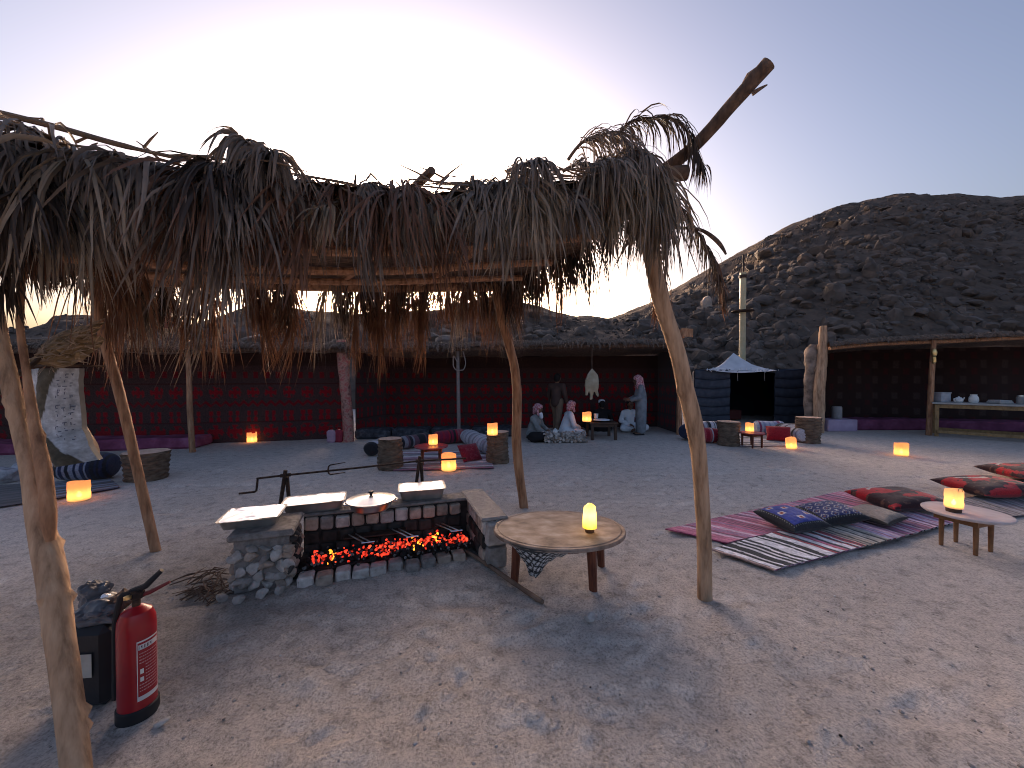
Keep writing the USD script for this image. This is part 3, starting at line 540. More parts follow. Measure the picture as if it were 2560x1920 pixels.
# roof height along the front and back edges (fraction 0 = left, 1 = right)
def zf(t): return np.interp(t, [-.3, 0, .15, .4, .55, .72, .9, 1.1], [2.43, 2.42, 2.42, 2.50, 2.625, 2.775, 2.89, 3.0]) - .11
def zb(t): return np.interp(t, [-.3, 0, .5, 1, 1.2], [2.40, 2.44, 2.52, 2.66, 2.7])
def front(t): return np.array([*(FL + (FR - FL) * t * .85)[:2], zf(t * .85)])
def back(t): return np.array([*(BL + (BR - BL) * t * .93)[:2], zb(t * .93)])
def roof(t, s):
    return front(t) * (1 - s) + back(t) * s - UP * (.05 * math.sin(math.pi * min(max(s, 0), 1)))
# posts
P_fl = [(194, 1990, 1.43), (190, 1916, 1.45), (150, 1594, 1.50), (126, 1421, 1.53), (98, 1298, 1.55), (74, 1180, 1.56), (46, 1060, 1.58), (30, 980, 1.59), (12, 890, 1.60), (-8, 800, 1.61), (-40, 640, 1.63), (-70, 480, 1.64)]
R_fl = .70 * np.array([.060, .060, .060, .064, .054, .038, .034, .040, .036, .035, .040, .040])
fl = [at(*p) for p in P_fl]
part(sh, 'post', log(fl, R_fl, 90, 18, wob=.10, knots=16, seed=21, freq=4), M['pole_pale'], label='thick pale knotty post splitting in two at the near left corner')
part(sh, 'post_branch', log([at(126, 1350, 1.525), at(122, 1290, 1.52), at(110, 1180, 1.535), at(86, 1060, 1.56), at(66, 930, 1.58), at(50, 800, 1.60), at(56, 640, 1.62)], [.014, .024, .024, .018, .013, .012, .012], 40, 12, wob=.12, knots=3, seed=22), M['pole'])
part(sh, 'post', log([at(395, 1400, 3.43), at(390, 1380, 3.43), at(345, 1180, 3.42), at(298, 980, 3.40), at(262, 850, 3.38), at(240, 740, 3.36), at(222, 660, 3.36)], [.039, .039, .038, .038, .039, .038, .034], 40, 12, seed=23, wob=.05), M['pole'])
part(sh, 'post', log([at(1312, 1290, 4.59), at(1309, 1262, 4.59), at(1298, 1180, 4.57), at(1291, 1090, 4.55), at(1293, 1000, 4.53), at(1288, 930, 4.5), at(1272, 860, 4.48), at(1250, 785, 4.45), at(1240, 715, 4.42), at(1238, 690, 4.42)], [.052, .052, .055, .056, .056, .052, .05, .048, .05, .048], 50, 12, seed=24, wob=.05), M['pole'])
fr = [(1763, 1515, 2.71), (1762, 1480, 2.71), (1761, 1380, 2.70), (1753, 1220, 2.68), (1748, 1150, 2.67), (1735, 1060, 2.66), (1716, 980, 2.65), (1690, 870, 2.64), (1655, 760, 2.64), (1630, 650, 2.64), (1612, 560, 2.65), (1608, 490, 2.66), (1622, 440, 2.67)]
part(sh, 'post', log([at(*p) for p in fr], [.052, .050, .049, .050, .052, .058, .056, .053, .055, .053, .055, .075, .06], 70, 14, seed=25, wob=.06, knots=4), M['pole_pale'])
# the fork on top of that post, and the side log lying in it
part(sh, 'post_fork', log([at(1604, 505, 2.655), at(1625, 465, 2.65), at(1665, 440, 2.62), at(1718, 432, 2.60)], [.05, .075, .058, .05], 16, 12, seed=26), M['pole_dark'])
ln = [at(1238, 700, 4.45) + UP * .05, at(1500, 540, 3.2), at(1640, 440, 2.80), at(1735, 366, 2.62), at(1840, 250, 2.44), at(1922, 158, 2.33)]
ln[1] = ln[0] + (ln[2] - ln[0]) * .62 + UP * .02
part(sh, 'side_beam', log(ln, [.05, .05, .048, .040, .042, .044], 60, 12, seed=27, wob=.07, knots=5), M['pole_dark'], label='thick dark log sticking out high past the right corner')
part(sh, 'stub_twig', log([at(1880, 235, 2.38), at(1900, 222, 2.36), at(1918, 212, 2.35)], [.014, .010, .004], 8, 6, seed=28), M['pole_dark'])
part(sh, 'side_beam', log([at(222, 664, 3.36), at(100, 560, 2.4), at(-70, 470, 1.64)], [.045, .045, .045], 30, 10, seed=29), M['pole_dark'])
# front and back beams, purlins
def beam(f, t0, t1, dz, r, sd, mat='pole_dark', out=0.0, n=50):
    return part(sh, 'roof_beam', log([f(t) + UP * dz - e2 * out for t in np.linspace(t0, t1, 7)], r, n, 10, seed=sd, wob=.08), M[mat])
beam(front, -.22, .98, -.05, .04, 31, out=-.02)
beam(back, -.08, 1.03, -.04, .05, 32, mat='pole')
for k, s in enumerate((.25, .5, .75)):
    part(sh, 'purlin', log([roof(t, s) - UP * .05 for t in np.linspace(-.12, .98, 6)], .030, 40, 8, seed=33 + k), M['pole'])
for k, t in enumerate((.2, .45, .7)):
    part(sh, 'rafter', log([roof(t, s) - UP * .01 for s in np.linspace(-.02, 1.02, 5)], .028, 24, 8, seed=40 + k), M['pole'])
# reed matting of the roof
tt_, ss_ = np.linspace(-.3, 1.03, 120), np.linspace(-.03, 1.04, 60)
RP = np.array([[roof(t, s) for s in ss_] for t in tt_])
RP[..., 2] += .0 + .04 * (meshkit.fbm(RP * V(5, 5, 1), 3, 3) - .5)
RT = RP + UP * (.04 + .05 * meshkit.fbm(RP * V(9, 9, 1), 3, 8))[..., None]
mt = cat([grid(RP[::-1]), grid(RT)]); part(sh, 'reed_roof', mt, M['reed'])
# straight reeds lying over the front edge, some sticking up
r = np.random.default_rng(5); ms = []
for k in range(110):
    t = r.uniform(-.22, .98); s = r.uniform(-.06, .25); a = roof(t, s) + UP * r.uniform(.05, .11); l = r.uniform(.2, .6); an = r.normal(0, .2)
    d = unit(e1 * math.cos(an) + e2 * math.sin(an) + UP * (r.normal(0, .03) + np.interp(t, [-.2, .1, .3, .5, 1], [-.09, -.09, .01, .17, .17])))
    bw = r.normal(0, .02, 3); ms.append(tube(spline([a - d * l / 2, a + bw, a + d * l / 2 - UP * .01], 7), [.003, .0045, .005, .005, .004, .003, .0015], 5))
for x, y, x2, y2, d in ((395, 395, 340, 352, 1.75), (358, 370, 395, 330, 1.7), (45, 300, 105, 296, 1.5), (105, 296, 112, 318, 1.5), (190, 355, 228, 342, 1.6), (220, 372, 245, 357, 1.65), (440, 400, 520, 388, 1.7), (470, 405, 560, 398, 1.72), (700, 395, 682, 372, 1.85), (750, 425, 700, 392, 1.85), (1085, 455, 1000, 412, 2.1), (1110, 445, 1050, 418, 2.1), (1100, 455, 1155, 410, 2.15)):
    ms.append(tube([at(x, y, d), at((x + x2) / 2, (y + y2) / 2 - 2, d), at(x2, y2, d)], [.006, .005, .002], 5))
part(sh, 'loose_reeds', cat(ms), M['rachis'], kind='stuff')
part(sh, 'beam_end', log([at(1015, 492, 2.35), at(1050, 455, 2.2), at(1080, 426, 2.08)], [.024, .024, .022], 8, 8, seed=50), M['pole_dark'])
part(sh, 'beam_end', log([at(880, 500, 2.0), at(888, 452, 1.98), at(890, 432, 1.97)], [.008, .006, .002], 8, 8, seed=51), M['pole_dark'])
part(sh, 'long_reed', tube(spline([at(-30, 276, 1.42), at(120, 312, 1.50), at(300, 362, 1.62), at(460, 398, 1.72), at(600, 415, 1.8)], 24), [.011] * 12 + [.008] * 12, 6), M['rachis'])

def frond(C, n, length, r, side=(0, 0, 0), gravity=1.0, width=.011, spread=.55, rach=.011, tipw=.6, seg=6, start=.08):
    """A dead palm frond: a curved midrib through C with narrow leaflets that droop from both its sides."""
    P = spline(C, 24); T = np.gradient(P, axis=0); T /= np.linalg.norm(T, axis=1, keepdims=True)
    vs, fs, o = [], [], 0; comb = r.normal(0, .10, 3); comb[2] = 0
    for k in range(n):
        u = start + (1 - start) * r.random(); x = u * 23; i = min(int(x), 22); b = P[i] + (P[i + 1] - P[i]) * (x - i); t = T[i]
        lat = np.cross(t, UP); lat = unit(lat) if np.linalg.norm(lat) > .05 else unit(V(r.normal(), r.normal(), 0))
        sg = 1 if r.random() < .5 else -1
        d = unit(t * r.uniform(.25, .9) + lat * sg * spread * r.uniform(.3, 1.2) + UP * r.uniform(-.35, .12) + r.normal(0, .10, 3))
        L = length * (.45 + .55 * math.sin(math.pi * min(1, .18 + .75 * u))) * r.uniform(.65, 1.12); st = L / seg
        w = width * r.uniform(.6, 1.25); p = b.copy(); q = [p.copy()]; g = gravity * r.uniform(.5, .95); sw = r.normal(0, .06, 3) + comb; sw[2] = 0
        for j in range(seg):
            p = p + d * st; q.append(p.copy()); d = unit(d * (1 - g * .55) + V(0, 0, -1) * g * .55 + sw * .5 + r.normal(0, .035, 3))
        q = np.array(q); ax = unit(np.cross(q[-1] - q[0], r.normal(size=3))); 
        wd = w * np.array([.45, 1, 1, .9, .72, .45, .06])[:seg + 1]
        a2 = np.cross(unit(q[-1] - q[0]), ax)
        mid = q + a2 * (wd * .35)[:, None]
        v = np.stack([q - ax * wd[:, None], mid, q + ax * wd[:, None]], 1).reshape(-1, 3)
        f = []
        for j in range(seg):
            for c in (0, 1):
                A = 3 * j + c; f += [[A, A + 1, A + 4], [A, A + 4, A + 3]]
        vs.append(v); fs.append(np.array(f) + o); o += len(v)
    return trimesh.Trimesh(np.vstack(vs), np.vstack(fs), process=False), tube(P, np.linspace(rach, rach * .3, 24), 6)
def add_frond(fm, mat, label=None, parent=None):
    p = part(parent or sh, 'palm_frond', fm[0], mat, smooth=True, label=label); part(p, 'midrib', fm[1], M['rachis'], smooth=True)
rf = np.random.default_rng(11)
def edge_fronds(edge, out, ts, length, n, mat, drop=.2, zoff=.06, back_in=.45, lat=.25, zj=.03, **kw):
    for t in ts:
        t = t + rf.normal(0, .008); E = edge(t) + UP * (zoff + rf.normal(0, zj)); tan = unit(edge(t + .01) - edge(t))
        l = rf.normal(0, lat); L = length * rf.uniform(.7, 1.25); dp = drop * rf.uniform(.5, 1.4)
        C = [E - out * back_in * rf.uniform(.5, 1) + UP * .04 - tan * l * .2, E - out * .05 + UP * rf.uniform(.01, .06), E + out * rf.uniform(.06, .13) + tan * l * .3 - UP * .03, E + out * rf.uniform(.08, .2) + tan * l * .6 - UP * dp]
        add_frond(frond(C, n, L, rf, **kw), M[mat if isinstance(mat, str) else mat[int(rf.integers(len(mat)))]])
out_f = -e2
# front curtain: an even under-layer, then separate tousled clumps
edge_fronds(front, out_f, np.linspace(-.28, .26, 14), .42, 150, ('frond_grey', 'frond_dark', 'frond_grey'), drop=.16, width=.0066)
edge_fronds(front, out_f, np.linspace(.24, .955, 19), .31, 105, ('frond_grey', 'frond_straw', 'frond_brown', 'frond_grey'), drop=.15, width=.0066)
edge_fronds(front, out_f, (.02, .06, .11, .14, .19, .195, .24, .28, .41, .42, .43, .57, .61, .66, .70, .78, .83, .88, .92, .955), .55, 115, ('frond_grey', 'frond_straw', 'frond_grey', 'frond_brown'), drop=.22, width=.0068, lat=.12)
edge_fronds(front, out_f, (.20, .225, .67, .81, .92), .36, 130, 'frond_grey', drop=.05, zoff=.17, back_in=.2, lat=.3, width=.006)
edge_fronds(front, out_f, (.925, .96, .985), .62, 120, ('frond_grey', 'frond_straw'), drop=.28, width=.0066, lat=.08)
edge_fronds(front, out_f, (.86, .935), .42, 130, 'frond_grey', drop=.08, zoff=.20, back_in=.2, lat=.2, width=.006)
# a few very long wisps hanging at the near left
for x, y, d, L in ((330, 700, 2.0, .62), (300, 640, 1.95, .6), (250, 600, 1.9, .42), (60, 560, 1.55, .45), (10, 520, 1.5, .5), (40, 700, 1.6, .3), (120, 600, 1.7, .35)):
    p = at(x, y, d); add_frond(frond([p + UP * .25 + e2 * .12, p + UP * .22, p + UP * .12 + out_f * .05, p - UP * .05 + out_f * .05], 60, L, rf, width=.0048, spread=.3), M['frond_dark' if x < 100 else 'frond_brown'])
# ragged fringe of the back edge, seen under the roof
def back_o(t): return back(t)
for t in np.linspace(-.12, 1.06, 58):
    if any(a < t < b for a, b in ((.03, .085), (.11, .19), (.32, .43), (.47, .50), (.76, .83), (.93, .985))): continue
    edge_fronds(back_o, e2, (t,), .86 if rf.random() < .4 else .60, 75, ('frond_brown', 'frond_dark', 'frond_grey'), drop=.30, zoff=.06, width=.0055, lat=.10, spread=.16)
for t in (.10, .24, .30, .53, .58, .65, .72, .87): edge_fronds(back_o, e2, (t,), .92, 70, 'frond_brown', drop=.45, zoff=.02, width=.0055, lat=.1, spread=.12)
# right side fringe, from the back right corner to the fork
def rside(t): return ln[0] * (1 - t) + at(1640, 440, 2.80) * t
out_r = e1
edge_fronds(rside, out_r, np.linspace(.0, .62, 11), .50, 90, ('frond_brown', 'frond_dark', 'frond_grey'), drop=.22, zoff=.04, width=.0055)
edge_fronds(rside, out_r, np.linspace(.02, .7, 8), .80, 70, ('frond_brown', 'frond_dark'), drop=.35, zoff=.0, width=.0055, spread=.25)
def lside(t): return at(222, 650, 3.36) * (1 - t) + at(-70, 440, 1.64) * t
edge_fronds(lside, -e1, np.linspace(.0, 1.05, 14), .45, 95, ('frond_dark', 'frond_brown'), drop=.2, zoff=.03, width=.0055)
# arching fronds above and beside the right corner
a = [at(1545, 340, 2.62), at(1590, 300, 2.62), at(1660, 292, 2.60), at(1710, 320, 2.58), at(1745, 390, 2.56), at(1760, 420, 2.56)]
add_frond(frond(a, 200, .36, rf, width=.0045, spread=.25, start=.03), M['frond_dark'], label='arched frond standing over the right corner')
a = [at(1420, 400, 2.62), at(1475, 345, 2.56), at(1530, 330, 2.5), at(1580, 400, 2.46), at(1610, 480, 2.46)]
add_frond(frond(a, 230, .50, rf, width=.0048, spread=.3), M['frond_grey'])
a = [at(1600, 480, 2.7), at(1660, 490, 2.8), at(1720, 545, 2.85), at(1775, 640, 2.9), at(1810, 735, 2.9)]
add_frond(frond(a, 170, .34, rf, width=.0045, spread=.25), M['frond_dark'], label='long drooping frond hanging out to the right of the corner post')
add_frond(frond([at(1760, 620, 2.92), at(1790, 660, 2.92), at(1805, 720, 2.9), at(1808, 770, 2.9)], 40, .22, rf, width=.0045, spread=.2), M['frond_brown'])
part(sh, 'loose_stem', log([at(1640, 570, 2.85), at(1740, 572, 2.8), at(1790, 600, 2.75), at(1815, 636, 2.72)], [.010, .012, .016, .007], 20, 8, seed=61), M['pole_dark'])
add_frond(frond([at(1620, 560, 2.75), at(1640, 600, 2.8), at(1650, 680, 2.8), at(1640, 760, 2.8)], 90, .34, rf, width=.0048, spread=.35), M['frond_brown'])

# hanging sack, palm butt and forked stick at the left
sp = at(140, 930, 2.35)
sack = thing('hanging_sack', 'white woven sack with a dirty brown middle hanging beside the near left post', 'sack', sp * V(1, 1, 0))
oL = [(80, 922), (79, 990), (77, 1060), (74, 1086), (100, 1112), (128, 1140), (150, 1164)]
oR = [(200, 920), (196, 970), (201, 1030), (204, 1062), (216, 1098), (232, 1130), (244, 1150)]
rows = 36; Lp = spline([at(x, y, 2.36 - .10 * math.sin(max(0, (y - 1060) / 100))) for x, y in oL], rows); Rp = spline([at(x, y, 2.40 - .10 * math.sin(max(0, (y - 1060) / 100))) for x, y in oR], rows)
s = np.linspace(0, 1, 40); P = Lp[:, None] * (1 - s)[None, :, None] + Rp[:, None] * s[None, :, None]
P[..., 1] -= (.07 * np.sin(np.pi * s))[None] * np.linspace(.5, 1.5, rows)[:, None]
P += (.012 * (meshkit.fbm(P * 14, 3) - .5))[..., None]
tv = np.broadcast_to(np.linspace(0, 1, rows)[:, None], (rows, 40)); sv = np.broadcast_to(s[None], (rows, 40))
edge_n = .10 * (meshkit.noise(np.stack([tv * 6, sv * 2, 0 * sv], -1), 4) - .5)
mid = (sv > .24 + edge_n + .05 * tv) & (sv < np.interp(tv, [0, .3, .5, .7, 1], [.66, .50, .52, .64, .88]) + edge_n * 1.5)
col = np.where(mid[..., None], V(.10, .085, .06), V(.50, .52, .55))
dirt = meshkit.fbm(np.stack([sv * 7, tv * 9, 0 * sv], -1), 4)[..., None]; col = col * (.55 + .8 * dirt)
Pd = P.copy(); 
from_fine = trimesh.Trimesh
fine = grid(P).subdivide().subdivide()
part(sack, 'front', grid(P), M['cloth'], col=col.reshape(-1, 3))
Bk = P.copy(); Bk[..., 1] += .03 + .05 * np.sin(np.pi * s)[None]; part(sack, 'back', grid(Bk[::-1]), plain('dull_sack', (.3, .28, .25), .9))
part(sack, 'side', cat([grid(np.stack([P[:, -1], Bk[:, -1]], 1)), grid(np.stack([Bk[:, 0], P[:, 0]], 1)), grid(np.stack([Bk[-1], P[-1]], 1)[::-1])]), usdkit.UsdShade.Material.Get(stage, '/World/Looks/dull_sack'))
flank = [grid(np.stack([spline([at(202, 985, 2.42), at(208, 1060, 2.44), at(236, 1130, 2.46), at(248, 1150, 2.46)], 14), spline([at(200, 990, 2.5), at(216, 1060, 2.5), at(250, 1128, 2.5), at(251, 1150, 2.5)], 14)], 1))]
part(sack, 'flank', cat(flank), plain('tan_sack', (.42, .31, .23), .9))
# faded illegible blue print down the right side of the sack
ms = []; rq = np.random.default_rng(3)
for k in range(70):
    i = 2 + rq.random() * (rows - 12); u = .74 + .17 * ((k % 3) / 2.0) + rq.normal(0, .01); i0 = int(i); q0 = P[i0, int(u * 39)] - V(0, .006, 0); dn = unit(P[i0 + 1, int(u * 39)] - P[i0, int(u * 39)]); ac = unit(P[i0, -1] - P[i0, 0])
    l = rq.uniform(.006, .018); w = .0022
    d = dn if rq.random() < .35 else ac
    n_ = unit(np.cross(d, V(0, 1, 0))); ms.append((np.array([q0 - n_ * w, q0 + n_ * w, q0 + d * l + n_ * w, q0 + d * l - n_ * w]), np.array([[0, 1, 2], [0, 2, 3]])))
part(sack, 'faded_print', cat(ms), plain('faded_blue', (.10, .11, .17), .9), kind='stuff')
part(sack, 'hanging_bar', log([at(20, 940, 2.3), at(80, 918, 2.36), at(150, 914, 2.38), at(265, 916, 2.44)], [.008, .009, .008, .006], 20, 6, seed=62), M['pole_dark'])
hk = thing('palm_butt', 'dry tan palm leaf base hooked over the bar above the hanging sack', 'palm leaf', at(190, 860, 2.3) * V(1, 1, 0))
top = spline([at(98, 898, 2.3), at(125, 858, 2.3), at(170, 825, 2.3), at(225, 812, 2.3), at(252, 806, 2.3)], 20); low = spline([at(110, 916, 2.32), at(150, 916, 2.32), at(190, 900, 2.32), at(222, 878, 2.32), at(246, 850, 2.32)], 20)
q = np.linspace(0, 1, 9); P = top[:, None] * (1 - q)[None, :, None] + low[:, None] * q[None, :, None]; P[..., 1] -= (.06 * np.sin(np.pi * q))[None]; P += (.07 * (meshkit.fbm(P * V(30, 16, 30), 3) - .5))[..., None]
Bk = P + V(0, .03, 0)
part(hk, 'husk', cat([grid(P), grid(Bk[::-1]), grid(np.stack([P[:, 0], Bk[:, 0]], 1)[::-1]), grid(np.stack([P[:, -1], Bk[:, -1]], 1)), grid(np.stack([P[-1], Bk[-1]], 1)), grid(np.stack([P[0], Bk[0]], 1)[::-1])]), rampmat('husk', [(.3, (.10, .065, .03)), (.5, (.25, .17, .09)), (.72, (.42, .31, .19))], scale=12, stretch=(1, 1, 3), bump=.6, coord='w'))
rk = np.random.default_rng(12); ms = []
for k in range(170):
    i, j = int(rk.integers(2, 19)), int(rk.integers(0, 9)); a = P[i, j] - V(0, .012, 0); d = unit(P[min(i + 1, 19), j] - P[i - 1, j] + rk.normal(0, .012, 3) - UP * .01 * (j / 8)); l = rk.uniform(.03, .11)
    b = a + d * l - UP * rk.uniform(0, .012); w_ = unit(np.cross(d, V(0, 1, 0))) * rk.uniform(.002, .0045); ms.append((np.array([a - w_, a + w_, (a + b) / 2 - w_ - V(0, .006, 0), (a + b) / 2 + w_ - V(0, .006, 0), b]), np.array([[0, 1, 2], [1, 3, 2], [2, 3, 4]])))
part(hk, 'fibres', cat(ms), M['frond_straw'], kind='stuff')
part(hk, 'stem', log([at(-10, 985, 2.0), at(40, 940, 2.1), at(80, 912, 2.2), at(110, 880, 2.3)], [.016, .015, .013, .012], 16, 8, seed=63), M['pole_dark'])

# ------------------------------------------------------------------ barbecue pit of stones
O = gp(572, 1491); b1 = unit(gp(1150, 1399) - gp(757, 1460)); b1 = unit(V(b1[0], b1[1], 0)); b2 = V(-b1[1], b1[0], 0)
BA = math.atan2(b1[1], b1[0])
def B(a, b, z=0.0): return V(O[0], O[1], 0) + b1 * a + b2 * b + UP * z
bq = thing('barbecue_pit', 'low U-shaped stone barbecue pit with a rubble pier at its left end', 'barbecue', B(1, .3))
rs_ = np.random.default_rng(77)
PW, PD, PH = .40, .40, .40
part(bq, 'pier_core', box(PW - .05, PD - .05, PH, B(PW / 2, PD / 2, PH / 2), rot=BA), M['mortar'])
def stonewall(fn, w, h, sx, sz, mat, name='stone', depth=.05, seed=0):
    """Individually cut rubble stones covering a face; fn(u, v) gives a point and sizes are jittered."""
    z = sz * .4; row = 0
    while z < h - sz * .2:
        u = sx * (.3 if row % 2 else .6)
        while u < w + sx * .1:
            s = sx * rs_.uniform(.62, 1.15); hz = sz * rs_.uniform(.6, 1.1)
            c = fn(min(u + s / 2 - sx * .3, w - .01), min(max(z + rs_.normal(0, sz * .16), .02), h - .01))
            m = rock(int(rs_.integers(0, 40)), (s * .62, depth * 1.2, hz * .62), (0, 0, 0), rot=trimesh.transformations.euler_matrix(0, rs_.uniform(-.7, .7), 0)[:3, :3], sub=2, rough=.6, cut=(.38, .7))
            yield m, c
            u += s * 1.0
        z += sz * .80; row += 1
def addstones(fn, w, h, sx, sz, rotz, mats, depth=.04):
    for m, c in stonewall(fn, w, h, sx, sz, mats, depth=depth):
        m.apply_transform(trimesh.transformations.rotation_matrix(rotz, [0, 0, 1])); m.apply_translation(c)
        part(bq, 'stone', m, M[mats[int(rs_.integers(len(mats)))]], smooth=25)
addstones(lambda u, v: B(np.clip(u, .035, PW - .035), .022, v), PW, PH - .05, .088, .082, BA, ('stone', 'stone', 'stone', 'stone_warm'))
addstones(lambda u, v: B(.022, np.clip(u, .035, PD - .035), v), PD, PH - .05, .095, .085, BA + math.pi / 2, ('stone', 'stone_warm'))
addstones(lambda u, v: B(PW - .022, np.clip(u, .035, PD - .035), v), PD, PH - .05, .10, .09, BA + math.pi / 2, ('stone_soot', 'stone_warm'))
part(bq, 'pier_cap', box(PW + .02, PD + .02, .05, B(PW / 2, PD / 2, PH + .005), rot=BA, bev=.012), M['mortar'])
for k in range(4):     # fallen stones at the pier's foot
    part(bq, 'stone', rock(k + 3, (.05, .04, .03), B(-.02 + .12 * k + rs_.normal(0, .02), -.06 + rs_.normal(0, .025), .012), sub=2, rough=.5), M['stone'], smooth=25)
WL, WB, WT, WH = .40, .43, .20, .385      # back wall: start, front face, thickness, height
WE = 1.86
part(bq, 'back_wall_core', box(WE - WL, WT - .03, WH - .02, B((WL + WE) / 2, WB + WT / 2 + .015, WH / 2 - .01), rot=BA), M['stone_soot'])
def course(a0, a1, b, z0, h, n, mats, along=True, thick=.10, jitter=.006):
    L = (a1 - a0) / n
    for k in range(n):
        w = L * rs_.uniform(.80, .95); hh = h * rs_.uniform(.86, 1.0)
        m = box(w, thick, hh, bev=.012).subdivide_to_size(.05); v = m.vertices.copy(); v += .012 * (meshkit.fbm(v * 22 + k * 3.3 + z0 * 50 + a0 * 9, 3)[:, None] - .5) * np.array([1, 1, 1]); m = trimesh.Trimesh(v, m.faces)
        m.apply_transform(trimesh.transformations.rotation_matrix(rs_.normal(0, .03), [0, 1, 0])); 
        m.apply_transform(trimesh.transformations.rotation_matrix(BA + (0 if along else math.pi / 2) + rs_.normal(0, .03), [0, 0, 1]))
        c = (a0 + L * (k + .5), b) if along else (b, a0 + L * (k + .5))
        m.apply_translation(B(c[0], c[1] + rs_.normal(0, jitter) if along else c[1], z0 + hh / 2)); part(bq, 'stone', m, M[mats[int(rs_.integers(len(mats)))]], smooth=25)
course(WL, WE - .1, WB + .04, .015, .115, 11, ('stone_soot',)); course(WL, WE - .1, WB + .045, .135, .105, 10, ('stone_soot',))
course(WL, WE - .1, WB + .035, .245, .115, 11, ('stone', 'stone_warm', 'stone', 'stone_warm'))
part(bq, 'wall_cap', box(WE - WL, WT, .025, B((WL + WE) / 2, WB + WT / 2 + .01, WH - .01), rot=BA, bev=.008), M['mortar'])
RA, RW0, RW1 = 1.92, -.17, .68           # right wall: centre line and ends
part(bq, 'side_wall_core', box(.15, RW1 - RW0 - .04, WH - .02, B(RA, (RW0 + RW1) / 2, WH / 2 - .01), rot=BA), M['stone_soot'])
course(RW0, RW1, RA - .055, .01, .12, 5, ('stone_soot', 'stone_warm'), along=False); course(RW0, RW1, RA - .055, .135, .11, 6, ('stone_soot', 'stone_warm'), along=False); course(RW0, RW1, RA - .05, .25, .12, 9, ('stone', 'stone_warm'), along=False)
course(RW0, RW1, RA + .055, .25, .12, 8, ('stone', 'stone_warm'), along=False); course(RW0, RW1, RA + .055, .01, .23, 5, ('stone', 'stone_warm'), along=False)
part(bq, 'wall_cap', box(.23, RW1 - RW0, .03, B(RA, (RW0 + RW1) / 2, WH - .005), rot=BA, bev=.01), rampmat('pale_mortar', [(.3, (.24, .215, .20)), (.7, (.38, .34, .32))], scale=18, bump=.7, bscale=70, dist=.01))
course(RA - .1, RA + .1, RW0 - .01, .0, .17, 1, ('stone',)); course(RA - .1, RA + .1, RW0 - .01, .18, .19, 1, ('stone',))
course(.42, 1.72, .03, -.035, .10, 10, ('stone', 'stone_warm', 'mortar', 'stone'), thick=.12, jitter=.014)
part(bq, 'ash_bed', grid(np.array([[B(a, b, .05 + .025 * meshkit.fbm(V(a * 9, b * 9, 0), 3)) for b in np.linspace(.08, .44, 22)] for a in np.linspace(.40, 1.84, 70)])), M['ash'], smooth=True)
# coals: dark lumps, each glowing lump its own piece
M['ember'] = usdkit.material(stage, '/World/Looks/ember', {'g': ('geometry', {}), 'n': ('noise_texture', {'scale': 24.0, 'detail': 4.0}),
    'r': ('rgb_ramp', {'ramp': [(.36, (.02, .002, .001)), (.5, (.75, .035, .018)), (.62, (1.0, .080, .035)), (.82, (1.0, .22, .05))]}), 'e': ('emission', {'strength': .5})},
    [('g.position', 'n.vector'), ('n.fac', 'r.fac'), ('r.color', 'e.color')], surface='e.emission')
M['ember_hot'] = usdkit.material(stage, '/World/Looks/ember_hot', {'g': ('geometry', {}), 'n': ('noise_texture', {'scale': 30.0, 'detail': 4.0}),
    'r': ('rgb_ramp', {'ramp': [(.3, (1.0, .12, .01)), (.55, (1.0, .36, .03)), (.75, (1.0, .65, .12))]}), 'e': ('emission', {'strength': .85})},
    [('g.position', 'n.vector'), ('n.fac', 'r.fac'), ('r.color', 'e.color')], surface='e.emission')
rc = np.random.default_rng(8); lumps = []
for k in range(520):
    a = rc.uniform(.46, 1.78); b = .20 + rc.normal(0, .06); p = B(a, b, .085 + rc.uniform(-.015, .02)); s = rc.uniform(.014, .03)
    lumps.append(rock(int(rc.integers(40)), (s, s * .8, s * .7), p, sub=1, rough=.5))
ashes = [rock(int(rc.integers(40)), (s_, s_ * .8, s_ * .6), B(rc.uniform(.46, 1.80), .19 + rc.normal(0, .085), .092 + rc.uniform(-.01, .022)), sub=1, rough=.5) for s_ in rc.uniform(.008, .02, 240)]
part(bq, 'ashy_coals', cat(ashes), rampmat('ashy_coal', [(.35, (.05, .047, .045)), (.65, (.26, .25, .245))], scale=30, coord='w'), kind='stuff', smooth=False)
part(bq, 'dead_coals', cat(lumps), M['char'], kind='stuff', smooth=False)
for k in range(400):
    a = rc.uniform(.50, 1.74); b = .19 + .03 * math.sin(a * 6) + rc.normal(0, .062); dens = .55 + .45 * math.sin(a * 8.3 + 1) * math.cos(a * 3.1)
    if rc.random() > dens + .15: continue
    p = B(a, b, .112 + rc.uniform(-.01, .016)); s = rc.uniform(.008, .019)
    hot = min(abs(a - .66), abs(a - 1.50), abs(a - 1.32)) < .045 and rc.random() < .45
    part(bq, 'glowing_coal', rock(int(rc.integers(40)), (s, s * .8, s * .6), p, sub=1, rough=.5), M['ember_hot' if hot else 'ember'], smooth=60)
